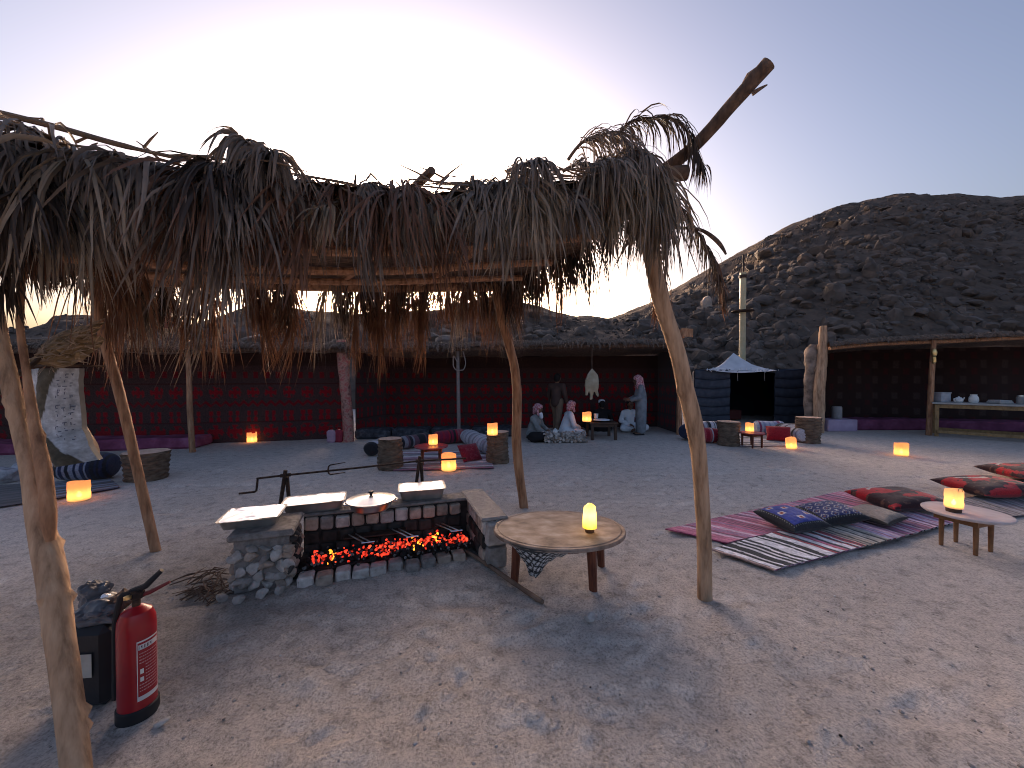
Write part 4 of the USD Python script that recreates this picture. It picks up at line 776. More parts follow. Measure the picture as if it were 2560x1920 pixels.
# grate sheet and skewers
solo('charred_sheet', box(.52, .16, .012, B(.98, .40, .175), rot=BA - .05, bev=.004), M['iron'], 'dark charred iron sheet lying across the back of the barbecue pit', 'metal sheet')
for j, (a, lab) in enumerate(((.83, 'left pair of steel skewers lying across the coals'), (1.19, 'middle pair of bright steel skewers lying across the coals'), (1.58, 'right pair of bright steel skewers above the hottest coals'))):
    q = thing('skewer_pair', lab, 'skewers', B(a, .3, .17))
    for k in range(2):
        P = spline([B(a - .07 + .055 * k, .40, .185), B(a + .0 + .05 * k, .30, .178), B(a + .06 + .05 * k, .23, .165)], 10)
        sk_ = part(q, 'skewer', tube(P, .0065, 6), M['steel'])
        part(sk_, 'clip', tube([P[-1] - b1 * .02, P[-1] + b1 * .035 - b2 * .005], .007, 6), M['steel'])
# trays and pot
def tray(c, L, W, H, yaw, name, lab, mat, top):
    q = thing(name, lab, 'tray', c)
    def rrect(l, w, r=.04):
        a = np.linspace(0, np.pi / 2, 5); p = []
        for sx, sy, st in ((1, 1, 0), (-1, 1, 1), (-1, -1, 2), (1, -1, 3)):
            for t in a + st * np.pi / 2: p.append((sx * (l / 2 - r) + r * math.cos(t), sy * (w / 2 - r) + r * math.sin(t)))
        return np.array(p)
    ks = [(L * .86, W * .82, 0), (L * .95, W * .93, H), (L + .01, W + .01, H + .002), (L + .012, W + .012, H + .008), (L * .95, W * .92, H + .006)]
    R = np.array([np.c_[rrect(l, w), np.full(20, z)] for l, w, z in ks]); R = np.concatenate([R, R[:, :1]], 1)
    T = trimesh.transformations.rotation_matrix(yaw, [0, 0, 1]); 
    m = cat([grid(R[:, ::-1]), ]); bot = np.vstack([R[0][:20], [[0, 0, 0]]]); mb = trimesh.Trimesh(bot, [[20, (i + 1) % 20, i] for i in range(20)], process=False)
    m = cat([m, mb]); m.apply_transform(T); m.apply_translation(c); part(q, 'pan', m, mat)
    g = np.array([[V(x, y, H + .004) for y in np.linspace(-W * .485, W * .485, 30)] for x in np.linspace(-L * .485, L * .485, 40)])
    g[..., 2] += .016 * (np.abs(meshkit.fbm(g * V(9, 14, 1) + c[0] * 3, 3, 3) - .5) * 2) ; f = grid(g); f.apply_transform(T); f.apply_translation(c); part(q, top, f, M['foil'], smooth=50)
    return q
M['pan'] = rampmat('dull_pan', [(.3, (.20, .19, .175)), (.7, (.36, .35, .33))], scale=8, rough=.45, extra={'metallic': .8})
cz = PH + .032
tray((gp(569, 1322, .47) + gp(690, 1266, .47)) / 2 * V(1, 1, 0) + UP * cz, .40, .33, .06, BA, 'foil_tray', 'crumpled foil-covered tray on top of the rubble pier', M['pan'], 'foil')
cz = WH + .006
m2 = (gp(714, 1269, .455) + gp(855, 1236, .455)) / 2; tray(m2 * V(1, 1, 0) + UP * cz, .50, .29, .075, BA + .02, 'foil_tray', 'long foil-covered tray on the back wall left of the round pot', M['pan'], 'foil')
m3_ = (gp(1003, 1228, .465) + gp(1104, 1214, .465)) / 2; tray(m3_ * V(1, 1, 0) + UP * cz, .44, .30, .09, BA - .06, 'foil_tray', 'deep foil-topped tray at the right end of the back wall', M['pan'], 'foil')
pc = gp(928, 1262, .43) * V(1, 1, 0) + UP * (WH + .006); q = thing('round_pot', 'round steel pot with lid and knob between two foil trays', 'pot', pc)
part(q, 'pot_body', lathe([(0, 0), (.14, 0), (.165, .02), (.18, .07), (.2, .085), (.2, .09), (.17, .085)], 32, pc), M['steel'])
ld = part(q, 'lid', lathe([(.205, .082), (.205, .092), (.18, .096), (.1, .118), (.02, .128), (0, .128)], 32, pc), M['steel'])
part(ld, 'knob', lathe([(.012, .128), (.012, .14), (.024, .148), (.02, .162), (0, .165)], 14, pc), M['blackplastic'])
for sg in (-1, 1): part(q, 'handle', tube(spline([pc + b1 * sg * .175 - b2 * .04 + UP * .06, pc + b1 * sg * .215 - b2 * .03 + UP * .068, pc + b1 * sg * .215 + b2 * .03 + UP * .068, pc + b1 * sg * .175 + b2 * .04 + UP * .06], 10), .006, 6), M['steel'])
# spit with crank and two supports
sd = 3.78; sd2 = 4.12
spt = thing('roasting_spit', 'long rusty roasting spit with a crank handle on two iron supports behind the pit', 'spit', at(714, 1185, sd) * V(1, 1, 0))
A = at(714, 1188, sd); Bp = at(1050, 1152, sd2); dirv = unit(Bp - A); endp = at(1165, 1146, sd2 + .12)
k1 = at(644, 1196, sd - .03); k2 = at(641, 1229, sd - .06); k3 = at(598, 1234, sd - .08)
part(spt, 'rod', tube([k1 + dirv * .01, A, (A + Bp) / 2 - UP * .004, Bp, endp], .0105, 8), M['iron'])
part(spt, 'crank', tube([k1 + dirv * .012, k1 - dirv * .004, k1 - UP * .012, (k1 + k2) / 2, k2 + UP * .012, k2 - dirv * .012, k3], .0105, 8), M['iron'])
F = A + (Bp - A) * .30
rod_ = f'{spt}/rod'; part(rod_, 'fork', tube([F - dirv * .005, F + UP * .045 + dirv * .005, F + UP * .055 + dirv * .02, F + UP * .066 + dirv * .16], [.008, .008, .008, .004], 6), M['iron'])
part(rod_, 'fork', tube([F - dirv * .005, F - UP * .03 + dirv * .005, F - UP * .042 + dirv * .02, F - UP * .036 + dirv * .16], [.008, .008, .008, .004], 6), M['iron'])
for c, sp_ in ((A, 1), (Bp, 1)):
    b = V(c[0], c[1], 0)
    part(spt, 'support', tube([b - dirv * .10 * V(1, 1, 0) - UP * .05, c - UP * .02 - dirv * .01, c + UP * .05], .018, 6), M['iron'])
    part(spt, 'support', tube([b + dirv * .05 * V(1, 1, 0) + b2 * .02 - UP * .05, c - UP * .02 + dirv * .012], .018, 6), M['iron'])
    part(spt, 'clamp', tube([c - dirv * .045, c + dirv * .045], .018, 8), M['iron'])
# twigs left of the pier and charcoal specks
rt = np.random.default_rng(9); ms = []
for k in range(48):
    c = gp(rt.uniform(470, 562), rt.uniform(1432, 1500)); an = rt.uniform(0, 3.1); l = rt.uniform(.05, .15); d = V(math.cos(an), math.sin(an), rt.normal(0, .12))
    ms.append(tube([c - d * l + UP * .012, c + UP * rt.uniform(.012, .05), c + d * l + UP * .014], [.004, .005, .002], 5))
solo('twig_pile', cat(ms), M['pole_dark'], 'heap of dry twigs on the sand against the rubble pier', 'twigs', kind='stuff')
st = [gp(1162, 1384) + UP * .03, gp(1215, 1418) + UP * .03, gp(1280, 1462) + UP * .022, gp(1357, 1512) + UP * .018]
solo('poker_stick', log(st, [.014, .017, .018, .016], 40, 10, wob=.1, knots=4, seed=71), rampmat('burnt_stick', [(.3, (.07, .045, .033)), (.5, (.19, .125, .09)), (.7, (.29, .2, .145))], scale=7, bump=.5, coord='w'), 'long stick with a charred end lying from the pit under the round table', 'stick')

# ------------------------------------------------------------------ round table with scarf by the pit
tc = gp(1398, 1318, .375) * V(1, 1, 0)
rtb = thing('round_table', 'low round wooden table with worn top and thick red legs beside the barbecue pit', 'table', tc)
TR, TZ = .515, .375
an = np.linspace(0, 2 * np.pi, 72, endpoint=False); prof = [(.0, TZ), (.2, TZ), (.4, TZ + .001), (.475, TZ), (.482, TZ - .006), (.490, TZ), (.51, TZ - .002), (TR, TZ - .012), (TR - .002, TZ - .03), (TR - .03, TZ - .038), (0, TZ - .038)]
SQ = V(1, .76, 1)
def oval(m): m.vertices = tc + (m.vertices - tc) * SQ; return m
part(rtb, 'table_top', oval(lathe(prof[::-1], 72, tc)), M['wood_top'])
part(rtb, 'apron', oval(lathe([(.30, TZ - .10), (.33, TZ - .10), (.33, TZ - .038), (.30, TZ - .038)], 48, tc)), M['wood_red'])
legsxy = [gp(1286, 1456), gp(1483, 1474), gp(1503, 1412), gp(1330, 1398)]
for p in legsxy: part(rtb, 'leg', log([p - UP * .01, p + UP * .17 + (tc - p) * .03, p + UP * .335 + (tc - p) * .06], [.030, .034, .040], 14, 10, wob=.02, seed=81), M['wood_red'])
# keffiyeh trapped between: hangs from the near-left rim to a point
def checks(u, v):
    c = np.full(u.shape + (3,), .50); c[(np.mod(u + v, .05) < .022)] = .03; c[(np.mod(u - v, .05) < .018)] = .03; c[v < .03] = .05; return c
nu, nv = 70, 46; U = np.linspace(0, 1, nu); ang0, ang1 = math.radians(192), math.radians(286)
P = np.zeros((nu, nv, 3)); u2, v2 = np.meshgrid(U, np.linspace(0, 1, nv), indexing='ij')
A_ = ang0 + (ang1 - ang0) * U
drop = .05 + .19 * np.exp(-((U - .52) / .2) ** 2) + .03 * np.sin(U * 17) * .3
fold = .020 * np.sin(U * 60)
for j in range(nv):
    v = j / (nv - 1); sq = 1 - .30 * v * np.exp(-((U - .5) / .5) ** 2)
    Aj = A_.mean() + (A_ - A_.mean()) * sq
    rr = TR + .004 - .10 * v + fold * v
    P[:, j, 0] = tc[0] + rr * np.cos(Aj); P[:, j, 1] = tc[1] + .76 * rr * np.sin(Aj); P[:, j, 2] = TZ - .014 - drop * v
m = cat([grid(P), ]); solo('checked_scarf', m, M['cloth'], 'black and white checked scarf hanging under the rim of the round table', 'scarf', col=checks(u2 * .7, v2 * .22).reshape(-1, 3))

# ------------------------------------------------------------------ lanterns
def salt_lamp(c):
    q = thing('candle_lantern', 'glowing yellow lamp with wooden foot on the round table by the pit', 'lantern', c)
    pr = [(.0, .215), (.02, .212), (.042, .19), (.05, .15), (.053, .08), (.054, .035), (.04, .033)]
    m = lathe(pr[::-1], 28, (0, 0, 0)); v = m.vertices; v *= (1 + .10 * (meshkit.fbm(v * 26, 3) - .5))[:, None]; v += c; part(q, 'shade', trimesh.Trimesh(v, m.faces, process=False), M['saltlamp'], smooth=40)
    part(q, 'foot', lathe([(0, 0), (.034, 0), (.036, .012), (.030, .033), (0, .033)], 20, c), M['wood_dark'])
salt_lamp(gp(1474, 1330, TZ) + UP * .002)
def make_jar(h, r, c, lab, name='candle_lantern', group='cut-bottle candle lanterns standing about the yard', mat='jar'):
    q = thing(name, lab, 'lantern', c, group)
    k = 40; rr = np.random.default_rng(int(h * 1000))
    pr = [(r * .86, 0), (r * .98, h * .06), (r, h * .3), (r * .96, h * .5), (r, h * .7), (r * .97, h), (r * .94, h), (r * .93, h * .3), (r * .9, h * .08)]
    m = lathe(pr, k, c); v = m.vertices.copy(); top = (v[:, 2] - c[2]) > h * .95; ang = np.arctan2(v[:, 1] - c[1], v[:, 0] - c[0]); v[:, 2] += np.where(top, h * .035 * np.sin(ang * 2 + 1), 0)
    part(q, 'shade', trimesh.Trimesh(v, m.faces, process=False), M[mat], smooth=40)
    part(q, 'sand_fill', lathe([(0, h * .02), (r * .88, h * .02), (r * .9, h * .09), (0, h * .10)], 24, c), M['wax'])
    part(q, 'flame', lathe([(0, h * .14), (r * .2, h * .2), (r * .26, h * .28), (r * .12, h * .42), (0, h * .5)], 12, c), M['flame'])
    return q
g1 = gp(198, 1250); gl = make_jar(.235, .105, g1, 'lit lantern on the sand at the left before the navy bolster and rough stump')
M['jar_far'] = M['jar']
def lan(x, y, lab, z=0.0, s=1.0, tilt=None, rz=0): return dup(gl, gp(x, y, z) + UP * .002, rz, lab, tilt, (s, s, s))
lan(630, 1106, 'lit lantern by the red cloth wall between thin tan post and pink trunk', s=1.0, rz=40)
lan(1122, 1176, 'lit lantern on the sand crossed by the spit rod before the middle lounge', s=1.18, rz=100)
lan(2253, 1139, 'lit lantern alone on open sand in front of the right shelter', s=1.05, rz=160)
lan(1979, 1121, 'tilted lit lantern on the sand beside the right-hand stump', s=.98, tilt=9, rz=200)
tl = gp(2384, 1279, .34)
q = make_jar(.165, .062, tl + UP * .035, 'lit clear glass lantern with a dark foot on the pale round table at the right', group=None, mat='jar_warm')
part(q, 'foot', lathe([(0, 0), (.050, 0), (.052, .04), (0, .04)], 20, tl), M['wood_dark'])
part(q, 'wire_loop', tube(spline([tl + V(-.02, -.05, .18), tl + V(-.012, -.05, .225), tl + V(.012, -.05, .225), tl + V(.02, -.05, .18)], 10), .004, 6), M['brass'])

# ------------------------------------------------------------------ small tables
def small_table(c, r, z, name, lab, top, leg, legr, nl=4, ln_=.75, sk=0.3):
    q = thing(name, lab, 'table', c)
    part(q, 'table_top', lathe([(0, z - .025), (r * .97, z - .025), (r, z - .015), (r, z - .004), (r * .98, z), (0, z)], 40, c), top)
    part(q, 'apron', box(r * 1.15, r * 1.0, z * .16, c + UP * (z - .03 - z * .08), rot=sk), leg)
    for k in range(nl):
        a = sk + (k + .5) * 2 * np.pi / nl; p = c + V(math.cos(a), math.sin(a), 0) * r * ln_
        part(q, 'leg', tube([p + UP * (z - .04), p * V(1, 1, 0)], [legr, legr * .75], 8), leg)
    return q
M['red_top'] = plain('red_top', (.33, .06, .075), .35)
M['pale_top'] = rampmat('pale_top', [(.3, (.42, .35, .34)), (.6, (.56, .49, .48))], scale=6, rough=.4)
M['leg_wood'] = rampmat('leg_wood', [(.3, (.14, .062, .028)), (.7, (.27, .135, .06))], scale=9, rough=.55)
small_table(gp(2415, 1278, .34) * V(1, 1, 0), .285, .34, 'low_table', 'low round pale-topped table with tan legs beside the striped rugs', M['pale_top'], M['leg_wood'], .020, ln_=.55)
small_table(gp(1078, 1114, .33) * V(1, 1, 0), .30, .33, 'low_table', 'pink-red round table between the two middle palm stumps', M['red_top'], M['wood_red'], .02)
small_table(gp(1880, 1081, .33) * V(1, 1, 0), .25, .33, 'low_table', 'small red table on the mat in front of the blue tent', M['red_top'], M['wood_red'], .025)
lan(1083, 1112, 'small lit lantern on the pink-red round table', z=.33, s=.78, rz=30)
lan(1874, 1079, 'small lit lantern on the small red table before the blue tent', z=.33, s=.82, rz=75)

# ------------------------------------------------------------------ palm stumps
def stump(c, r, h, lab, seed, mat='palm_trunk'):
    q = thing('palm_stump', lab, 'stump', c, None)
    n, k = 36, 60; an = np.linspace(0, 2 * np.pi, n, endpoint=False); z = np.linspace(-.02, h, k)
    A2, Z2 = np.meshgrid(an, z, indexing='ij')
    st = np.mod(Z2 / .075 + A2 / (2 * np.pi) * 2 + .3 * np.sin(A2 * 4 + seed), 1.0)
    R = r * (1 + .05 * np.sin(Z2 * 8 + seed) + .10 * st ** 1.5 + .18 * (meshkit.fbm(np.stack([np.cos(A2) * 3, np.sin(A2) * 3, Z2 * 7], -1) + seed, 3) - .5))
    P = np.stack([c[0] + R * np.cos(A2), c[1] + R * np.sin(A2), np.broadcast_to(Z2, R.shape) + c[2]], -1); P = np.concatenate([P, P[:1]], 0)
    bk = part(q, 'bark', grid(P), M[mat], smooth=50)
    rim = P[:, -1]; cen = rim[:-1].mean(0); v = np.vstack([rim[:-1], [cen + UP * .004]]); part(q, 'cut_top', trimesh.Trimesh(v, [[n, i, (i + 1) % n] for i in range(n)], process=False), M['cut_wood'])
    return q
def stump_px(x, yb, yt, wpx, lab, seed):
    c = gp(x, yb - 6); d = c[1]; h = CAMZ - (yt - HOR) / FOC * d * 1.0; stump(c * V(1, 1, 0) + V(0, wpx / FOC * d * .4, 0), wpx / FOC * d / 2 * .93, h, lab, seed); return c, h
s1 = stump_px(968, 1182, 1100, 62, 'palm stump with pale cut top at the left of the middle lounge, behind the pot', 1)
s2 = stump_px(1243, 1166, 1082, 58, 'palm stump carrying a lit lantern, left of the curved post', 2)
s3 = stump_px(1833, 1122, 1056, 52, 'palm stump left of the small red table before the blue tent', 3)
s4 = stump_px(2037, 1115, 1045, 54, 'rounded brown palm stump in front of the corner trunk of the right shelter', 4)
s5 = stump_px(332, 1212, 1136, 92, 'rough palm stump behind the leaning post at the left', 5)
c2 = gp(1231, 1088, s2[1]); lan(1231, 1088, 'lit lantern standing on the palm stump near the curved post', z=s2[1] + .005, s=.85, rz=10)

# ------------------------------------------------------------------ bolsters, cushions, rugs
def stripes(s, cols, seed=0, w=(.02, .07)):
    r = np.random.default_rng(seed); e = [0.0]; cc = []
    while e[-1] < s.max() + .1: e.append(e[-1] + r.uniform(*w)); cc.append(cols[int(r.integers(len(cols)))])
    return np.array(cc)[np.clip(np.searchsorted(e, s.ravel(), 'right') - 1, 0, len(cc) - 1)].reshape(s.shape + (3,))
def bolster(a, b, r, cols, lab, seed, w=(.025, .06), group=None):
    a, b = V(*a), V(*b); t = unit(b - a); L = np.linalg.norm(b - a); n, k = 60, 24
    s = np.linspace(0, L, n); side = np.cross(t, UP); an = np.linspace(0, 2 * np.pi, k)
    rr = r * (1 - .35 * np.exp(-s / .05) - .35 * np.exp(-(L - s) / .05)) * (1 + .06 * np.sin(s * 9 + seed))
    P = (a + t * s[:, None])[:, None] + rr[:, None, None] * (np.cos(an)[None, :, None] * side + np.sin(an)[None, :, None] * UP * .85) + UP * r * .85
    P += .02 * (meshkit.fbm(P * 9 + seed, 3) - .5)[..., None]
    caps = np.concatenate([np.repeat(P[:1].mean(1, keepdims=True), k, 1), P, np.repeat(P[-1:].mean(1, keepdims=True), k, 1)], 0); sv = np.concatenate([[0], s, [L]])
    return solo('bolster', grid(caps[:, ::-1]), M['cloth'], lab, 'bolster', group, col=stripes(np.broadcast_to(sv[:, None], (n + 2, k)), cols, seed, w).reshape(-1, 3))
K, Wt, Rd, Gy, Nv, Mg = V(.02, .02, .025), V(.46, .45, .49), V(.30, .018, .035), V(.22, .21, .24), V(.022, .028, .065), V(.20, .018, .05)
def g3(x, y): return gp(x, y)
bolster(g3(925, 1142), g3(958, 1126), .17, [Wt, Wt, Gy, K], 'white striped bolster end poking out left of the middle stump', 1)
bolster(g3(1000, 1124), g3(1075, 1112), .17, [K, Gy, V(.12, .06, .08), K], 'dark patterned bolster behind the pink-red round table', 2)
bolster(g3(1085, 1112), g3(1168, 1104), .19, [Mg, Rd, Mg, K, V(.25, .08, .1)], 'dark red bolster running right behind the pink-red round table', 3)
bolster(g3(1165, 1106), g3(1232, 1140), .20, [Wt, Gy, Wt, V(.3, .3, .36)], 'grey and white striped bolster curving to the lantern stump', 4)
bolster(g3(1706, 1100), g3(1742, 1098), .24, [Nv, K, Gy, V(.05, .06, .09)], 'navy striped bolster end left of the right corner post, before the blue tent', 5)
bolster(g3(1745, 1105), g3(1808, 1106), .20, [Rd, V(.40, .08, .09), Wt, Rd], 'red striped bolster left of the stump before the blue tent', 6)
bolster(g3(1750, 1083), g3(1812, 1083), .20, [Gy, K, V(.16, .05, .09), Wt], 'grey and plum bolster lying behind the red striped one', 7)
bolster(g3(1885, 1085), g3(1960, 1087), .22, [Wt, V(.28, .28, .38), V(.25, .06, .12), Wt], 'white, blue and red striped bolster right of the small red table', 8)
bolster(g3(1950, 1090), g3(2015, 1108), .22, [Wt, Gy, K, V(.35, .36, .42)], 'white and black striped bolster leading to the rounded brown stump', 9)
bolster(g3(150, 1205), g3(288, 1196), .24, [Nv, K, Nv, V(.02, .024, .05), V(.24, .25, .32)], 'navy striped bolster left of the rough stump', 10, w=(.012, .045))
solo('white_bundle', rock(5, (.20, .18, .2), gp(70, 1195) + UP * .17, rot=.3, sub=3, rough=.6), rampmat('white_bundle', [(.3, (.14, .13, .13)), (.5, (.42, .41, .43)), (.7, (.5, .49, .5))], scale=5, coord='w'), 'pale bundled cloth on the ground at the left edge behind the split post', 'bundle', smooth=60)
solo('white_bundle', rock(6, (.30, .18, .14), gp(5, 1205) + UP * .12, rot=.3, sub=3, rough=.6), rampmat('grey_bundle', [(.3, (.10, .09, .10)), (.5, (.34, .33, .35)), (.7, (.46, .45, .47))], scale=7, coord='w'), 'crumpled white and grey cloth at the extreme left edge of the picture', 'bundle', smooth=60)
def cushion(c, L, W, H, yaw, lab, colfn, tilt=0.0, name='cushion', pitch=0.0):
    n, m = 70, 56; u, v = np.meshgrid(np.linspace(-1, 1, n), np.linspace(-1, 1, m), indexing='ij')
    f = ((1 - np.abs(u) ** 2.6) * (1 - np.abs(v) ** 2.6)) ** .5
    cor = 1 - .07 * (1 - np.abs(u * v)) * 0 - .06 * (np.abs(u) ** 3 * (1 - v * v) + np.abs(v) ** 3 * (1 - u * u))
    wr = .022 * (meshkit.fbm(np.stack([u * 3, v * 3, 0 * u], -1) + L * 9, 3) - .5)
    T = np.stack([u * L / 2 * cor, v * W / 2 * cor, H * .5 + H * .5 * f + wr * f], -1); Bm = np.stack([u * L / 2 * cor, v * W / 2 * cor, H * .5 - H * .5 * f], -1)
    mt_ = cat([grid(T), grid(Bm[::-1])]); R = trimesh.transformations.euler_matrix(tilt, pitch, yaw, 'sxyz')
    mt_.apply_transform(R); mt_.apply_translation(np.asarray(c) - UP * 0); mt_.apply_translation(UP * (max(0, .02 - mt_.vertices[:, 2].min())))
    col = np.concatenate([colfn(u, v, True).reshape(-1, 3), colfn(u, v, False)[::-1].reshape(-1, 3)])
    return solo(name, mt_, M['cloth'], lab, 'cushion', col=col)
def blue_cush(kind):
    def f(u, v, top):
        c = np.broadcast_to(V(.030, .048, .26) if kind == 0 else V(.022, .032, .12), u.shape + (3,)).copy()
        if kind == 0:
            for (a, b) in ((-.55, .0), (0.0, .35), (.5, -.25), (-.1, -.5), (.55, .45), (-.55, .6)):
                x, y = u - a, v - b; c[(np.abs(y) < .10) & (np.abs(x) < .15)] = V(.55, .53, .52); c[(np.abs(x) < .085) & (np.abs(y) < .07 )] = V(.40, .07, .03); c[(np.abs(x) < .03) & (np.abs(y) < .03)] = V(.05, .04, .05)
        else:
            a = np.mod(u * 2.2, 1) - .5; b = np.mod(v * 2.2, 1) - .5; d = np.abs(a) + np.abs(b); c[(d > .30) & (d < .40)] = V(.35, .33, .33); c[d < .10] = V(.28, .12, .05); c[(np.hypot(np.abs(a) - .45, np.abs(b) - .45) < .06)] = V(.4, .4, .42)
        bd = (np.maximum(np.abs(u), np.abs(v)) > .8); c[bd] = V(.025, .026, .03); dots = bd & (np.mod(u * 9, 1) < .3) & (np.mod(v * 9, 1) < .4) & (np.maximum(np.abs(u), np.abs(v)) < .93); c[dots] = V(.26, .25, .22)
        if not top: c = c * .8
        return c
    return f
def red_cush(seed):
    def f(u, v, top):
        nz = meshkit.fbm(np.stack([u * 2.2 + seed, v * 2.2, 0 * u], -1), 3, seed); n2 = meshkit.noise(np.stack([u * 9 + seed, v * 9, 0 * u], -1), seed)
        c = np.where((nz > .52)[..., None], V(.42, .012, .018), V(.035, .010, .012)); c[n2 > .86] = V(.12, .05, .035)
        k = (np.abs(v - .45 - .25 * np.sin(u * 3 + seed)) < .07) & (np.abs(u + .3) < .38) & top; c[k] = V(.52, .47, .42)
        return c
    return f
cushion(gp(1975, 1322), .50, .46, .17, .30, 'royal blue cushion with white and red motifs on the striped rugs', blue_cush(0), tilt=.10)
cushion(gp(2072, 1309), .52, .44, .17, .05, 'darker blue cushion with diamond pattern leaning behind the royal blue one', blue_cush(1), tilt=.06, pitch=-.12)
cushion(gp(2185, 1306), .48, .40, .13, .45, 'plain beige cushion between the blue and the red cushions', lambda u, v, t: np.where((np.maximum(np.abs(u), np.abs(v)) > .93)[..., None], V(.04, .035, .03), V(.27, .22, .18)), tilt=.05)
cushion(gp(2245, 1270), .85, .58, .19, .12, 'big red and black cushion with a white leaf, left of the pale round table', red_cush(2), tilt=.06)
cushion(gp(2470, 1238), 1.0, .60, .20, .10, 'big red and black cushion with a white stripe behind the pale round table', red_cush(5), tilt=.08)
cushion(gp(2560, 1196), .95, .58, .19, .05, 'bright red cushion cut by the right edge of the picture', red_cush(8), tilt=.05)
cushion(gp(1170, 1152), .42, .36, .16, .7, 'dark crimson cushion propped up beside the lit lantern of the middle lounge', lambda u, v, t: np.where((meshkit.noise(np.stack([u * 6, v * 6, 0 * u], -1), 2) > .6)[..., None], V(.22, .03, .05), V(.17, .012, .03)), tilt=.9)
cushion(gp(1945, 1102), .52, .44, .18, -.5, 'bright red cushion leaning on the white striped bolster before the blue tent', lambda u, v, t: np.broadcast_to(V(.30, .012, .02), u.shape + (3,)).copy(), tilt=.8)
def rug(pts, colfn, name, lab, th=.012, lift=.016, n=220, m=50, wav=.012):
    """A woven rug between four ground corners: near-left, near-right, far-right, far-left (length runs from near to far)."""
    a, b, c, d = [V(*p) for p in pts]; L = (np.linalg.norm(d - a) + np.linalg.norm(c - b)) / 2; W = (np.linalg.norm(b - a) + np.linalg.norm(c - d)) / 2
    s, w = np.meshgrid(np.linspace(0, 1, n), np.linspace(0, 1, m), indexing='ij')
    P = (a * (1 - s[..., None]) + d * s[..., None]) * (1 - w[..., None]) + (b * (1 - s[..., None]) + c * s[..., None]) * w[..., None]
    P += .025 * (meshkit.fbm(np.stack([s * L * 3, w * 3, 0 * s], -1), 3)[..., None] - .5) * V(1, 1, 0)
    P[..., 2] = lift + wav * meshkit.fbm(P * V(4, 4, 0), 3)
    lo = P.copy(); lo[..., 2] -= th
    sk = cat([grid(P[::-1]), grid(np.stack([P[:, 0], lo[:, 0]], 1)), grid(np.stack([P[:, -1], lo[:, -1]], 1)[::-1]), grid(np.stack([P[0], lo[0]], 1)[::-1]), grid(np.stack([P[-1], lo[-1]], 1))])
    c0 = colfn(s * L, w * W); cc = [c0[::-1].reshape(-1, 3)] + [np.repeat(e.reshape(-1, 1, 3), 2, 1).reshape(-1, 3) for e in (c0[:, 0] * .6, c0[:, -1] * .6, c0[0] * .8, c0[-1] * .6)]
    return solo(name, sk, M['cloth'], lab, 'rug', col=np.concatenate(cc))
def rag(cols, seed, w=(.012, .035)):
    def f(s, w_):
        j = .03 * (meshkit.fbm(np.stack([s * 4, w_ * 5, 0 * s], -1), 3, seed) - .5)
        c = stripes(np.clip(s + j, 0, None), cols, seed, w); k = meshkit.noise(np.stack([s * 40, w_ * 18, 0 * s], -1), seed)[..., None]; return c * (.72 + .55 * k)
    return f
PkA, PkB, PkC, Pl, Lv, Wh = V(.56, .17, .25), V(.45, .11, .19), V(.68, .46, .53), V(.17, .06, .10), V(.48, .36, .50), V(.74, .71, .72)
def rugA(s, w): return rag([PkA, PkB, PkA, PkC, Pl, V(.36, .20, .30)], 3)(s, w)
def rugB(s, w):
    c1 = rag([V(.012, .012, .014), Wh, Wh, V(.012, .012, .014)], 11, (.022, .05))(s, w); c2 = rag([V(.42, .05, .07), PkA, Wh, V(.03, .02, .03), V(.36, .03, .05)], 12, (.015, .04))(s, w); c3 = rag([V(.36, .31, .25), V(.5, .46, .4), V(.03, .028, .03), V(.30, .26, .22)], 13, (.02, .04))(s, w); c4 = rag([Lv, PkB, Pl, V(.30, .12, .24), PkC, V(.22, .08, .16)], 14)(s, w)
    L = s.max(); f = s / L; c = np.where((f < .28)[..., None], c1, np.where((f < .44)[..., None], c2, np.where((f < .58)[..., None], c3, c4)))
    c[s < .02] = V(.45, .30, .26); return c
rug([gp(1664, 1326), gp(1818, 1363), gp(2240, 1262), gp(2100, 1232)], rugA, 'striped_rug', 'long pink and plum striped rag rug, the farther of the two under the cushions', n=300)
rug([gp(1776, 1380), gp(1936, 1433), gp(2385, 1313), gp(2215, 1262)], rugB, 'striped_rug', 'rag rug with black and white stripes at its near end', lift=.024, n=320)
rug([gp(2330, 1262), gp(2470, 1302), gp(2760, 1270), gp(2600, 1215)], rag([Gy, K, V(.14, .10, .11), V(.22, .16, .17), V(.08, .07, .09)], 15), 'striped_rug', 'dark grey rag rug under the red cushions at the right edge')
rug([gp(985, 1178), gp(1235, 1172), gp(1215, 1128), gp(1000, 1132)], rag([Gy, V(.30, .24, .30), K, Wh, V(.30, .12, .18)], 16, (.03, .08)), 'striped_rug', 'grey striped mat on the sand in the middle lounge between the two stumps')
rug([gp(1850, 1118), gp(1985, 1116), gp(1970, 1092), gp(1850, 1094)], rag([Gy, Wh, K, V(.16, .17, .24)], 17, (.03, .08)), 'striped_rug', 'grey and white mat before the blue tent, under the small red table')
rug([gp(110, 1255), gp(300, 1222), gp(270, 1195), gp(60, 1215)], rag([Nv, V(.05, .09, .16), K, V(.16, .19, .26)], 18, (.03, .07)), 'striped_rug', 'dark blue mat on the sand under the left lantern')
rug([gp(-120, 1290), gp(120, 1252), gp(60, 1212), gp(-150, 1225)], rag([K, V(.07, .06, .07), V(.03, .03, .035)], 19, (.03, .07)), 'striped_rug', 'almost black mat at the left edge behind the split post')
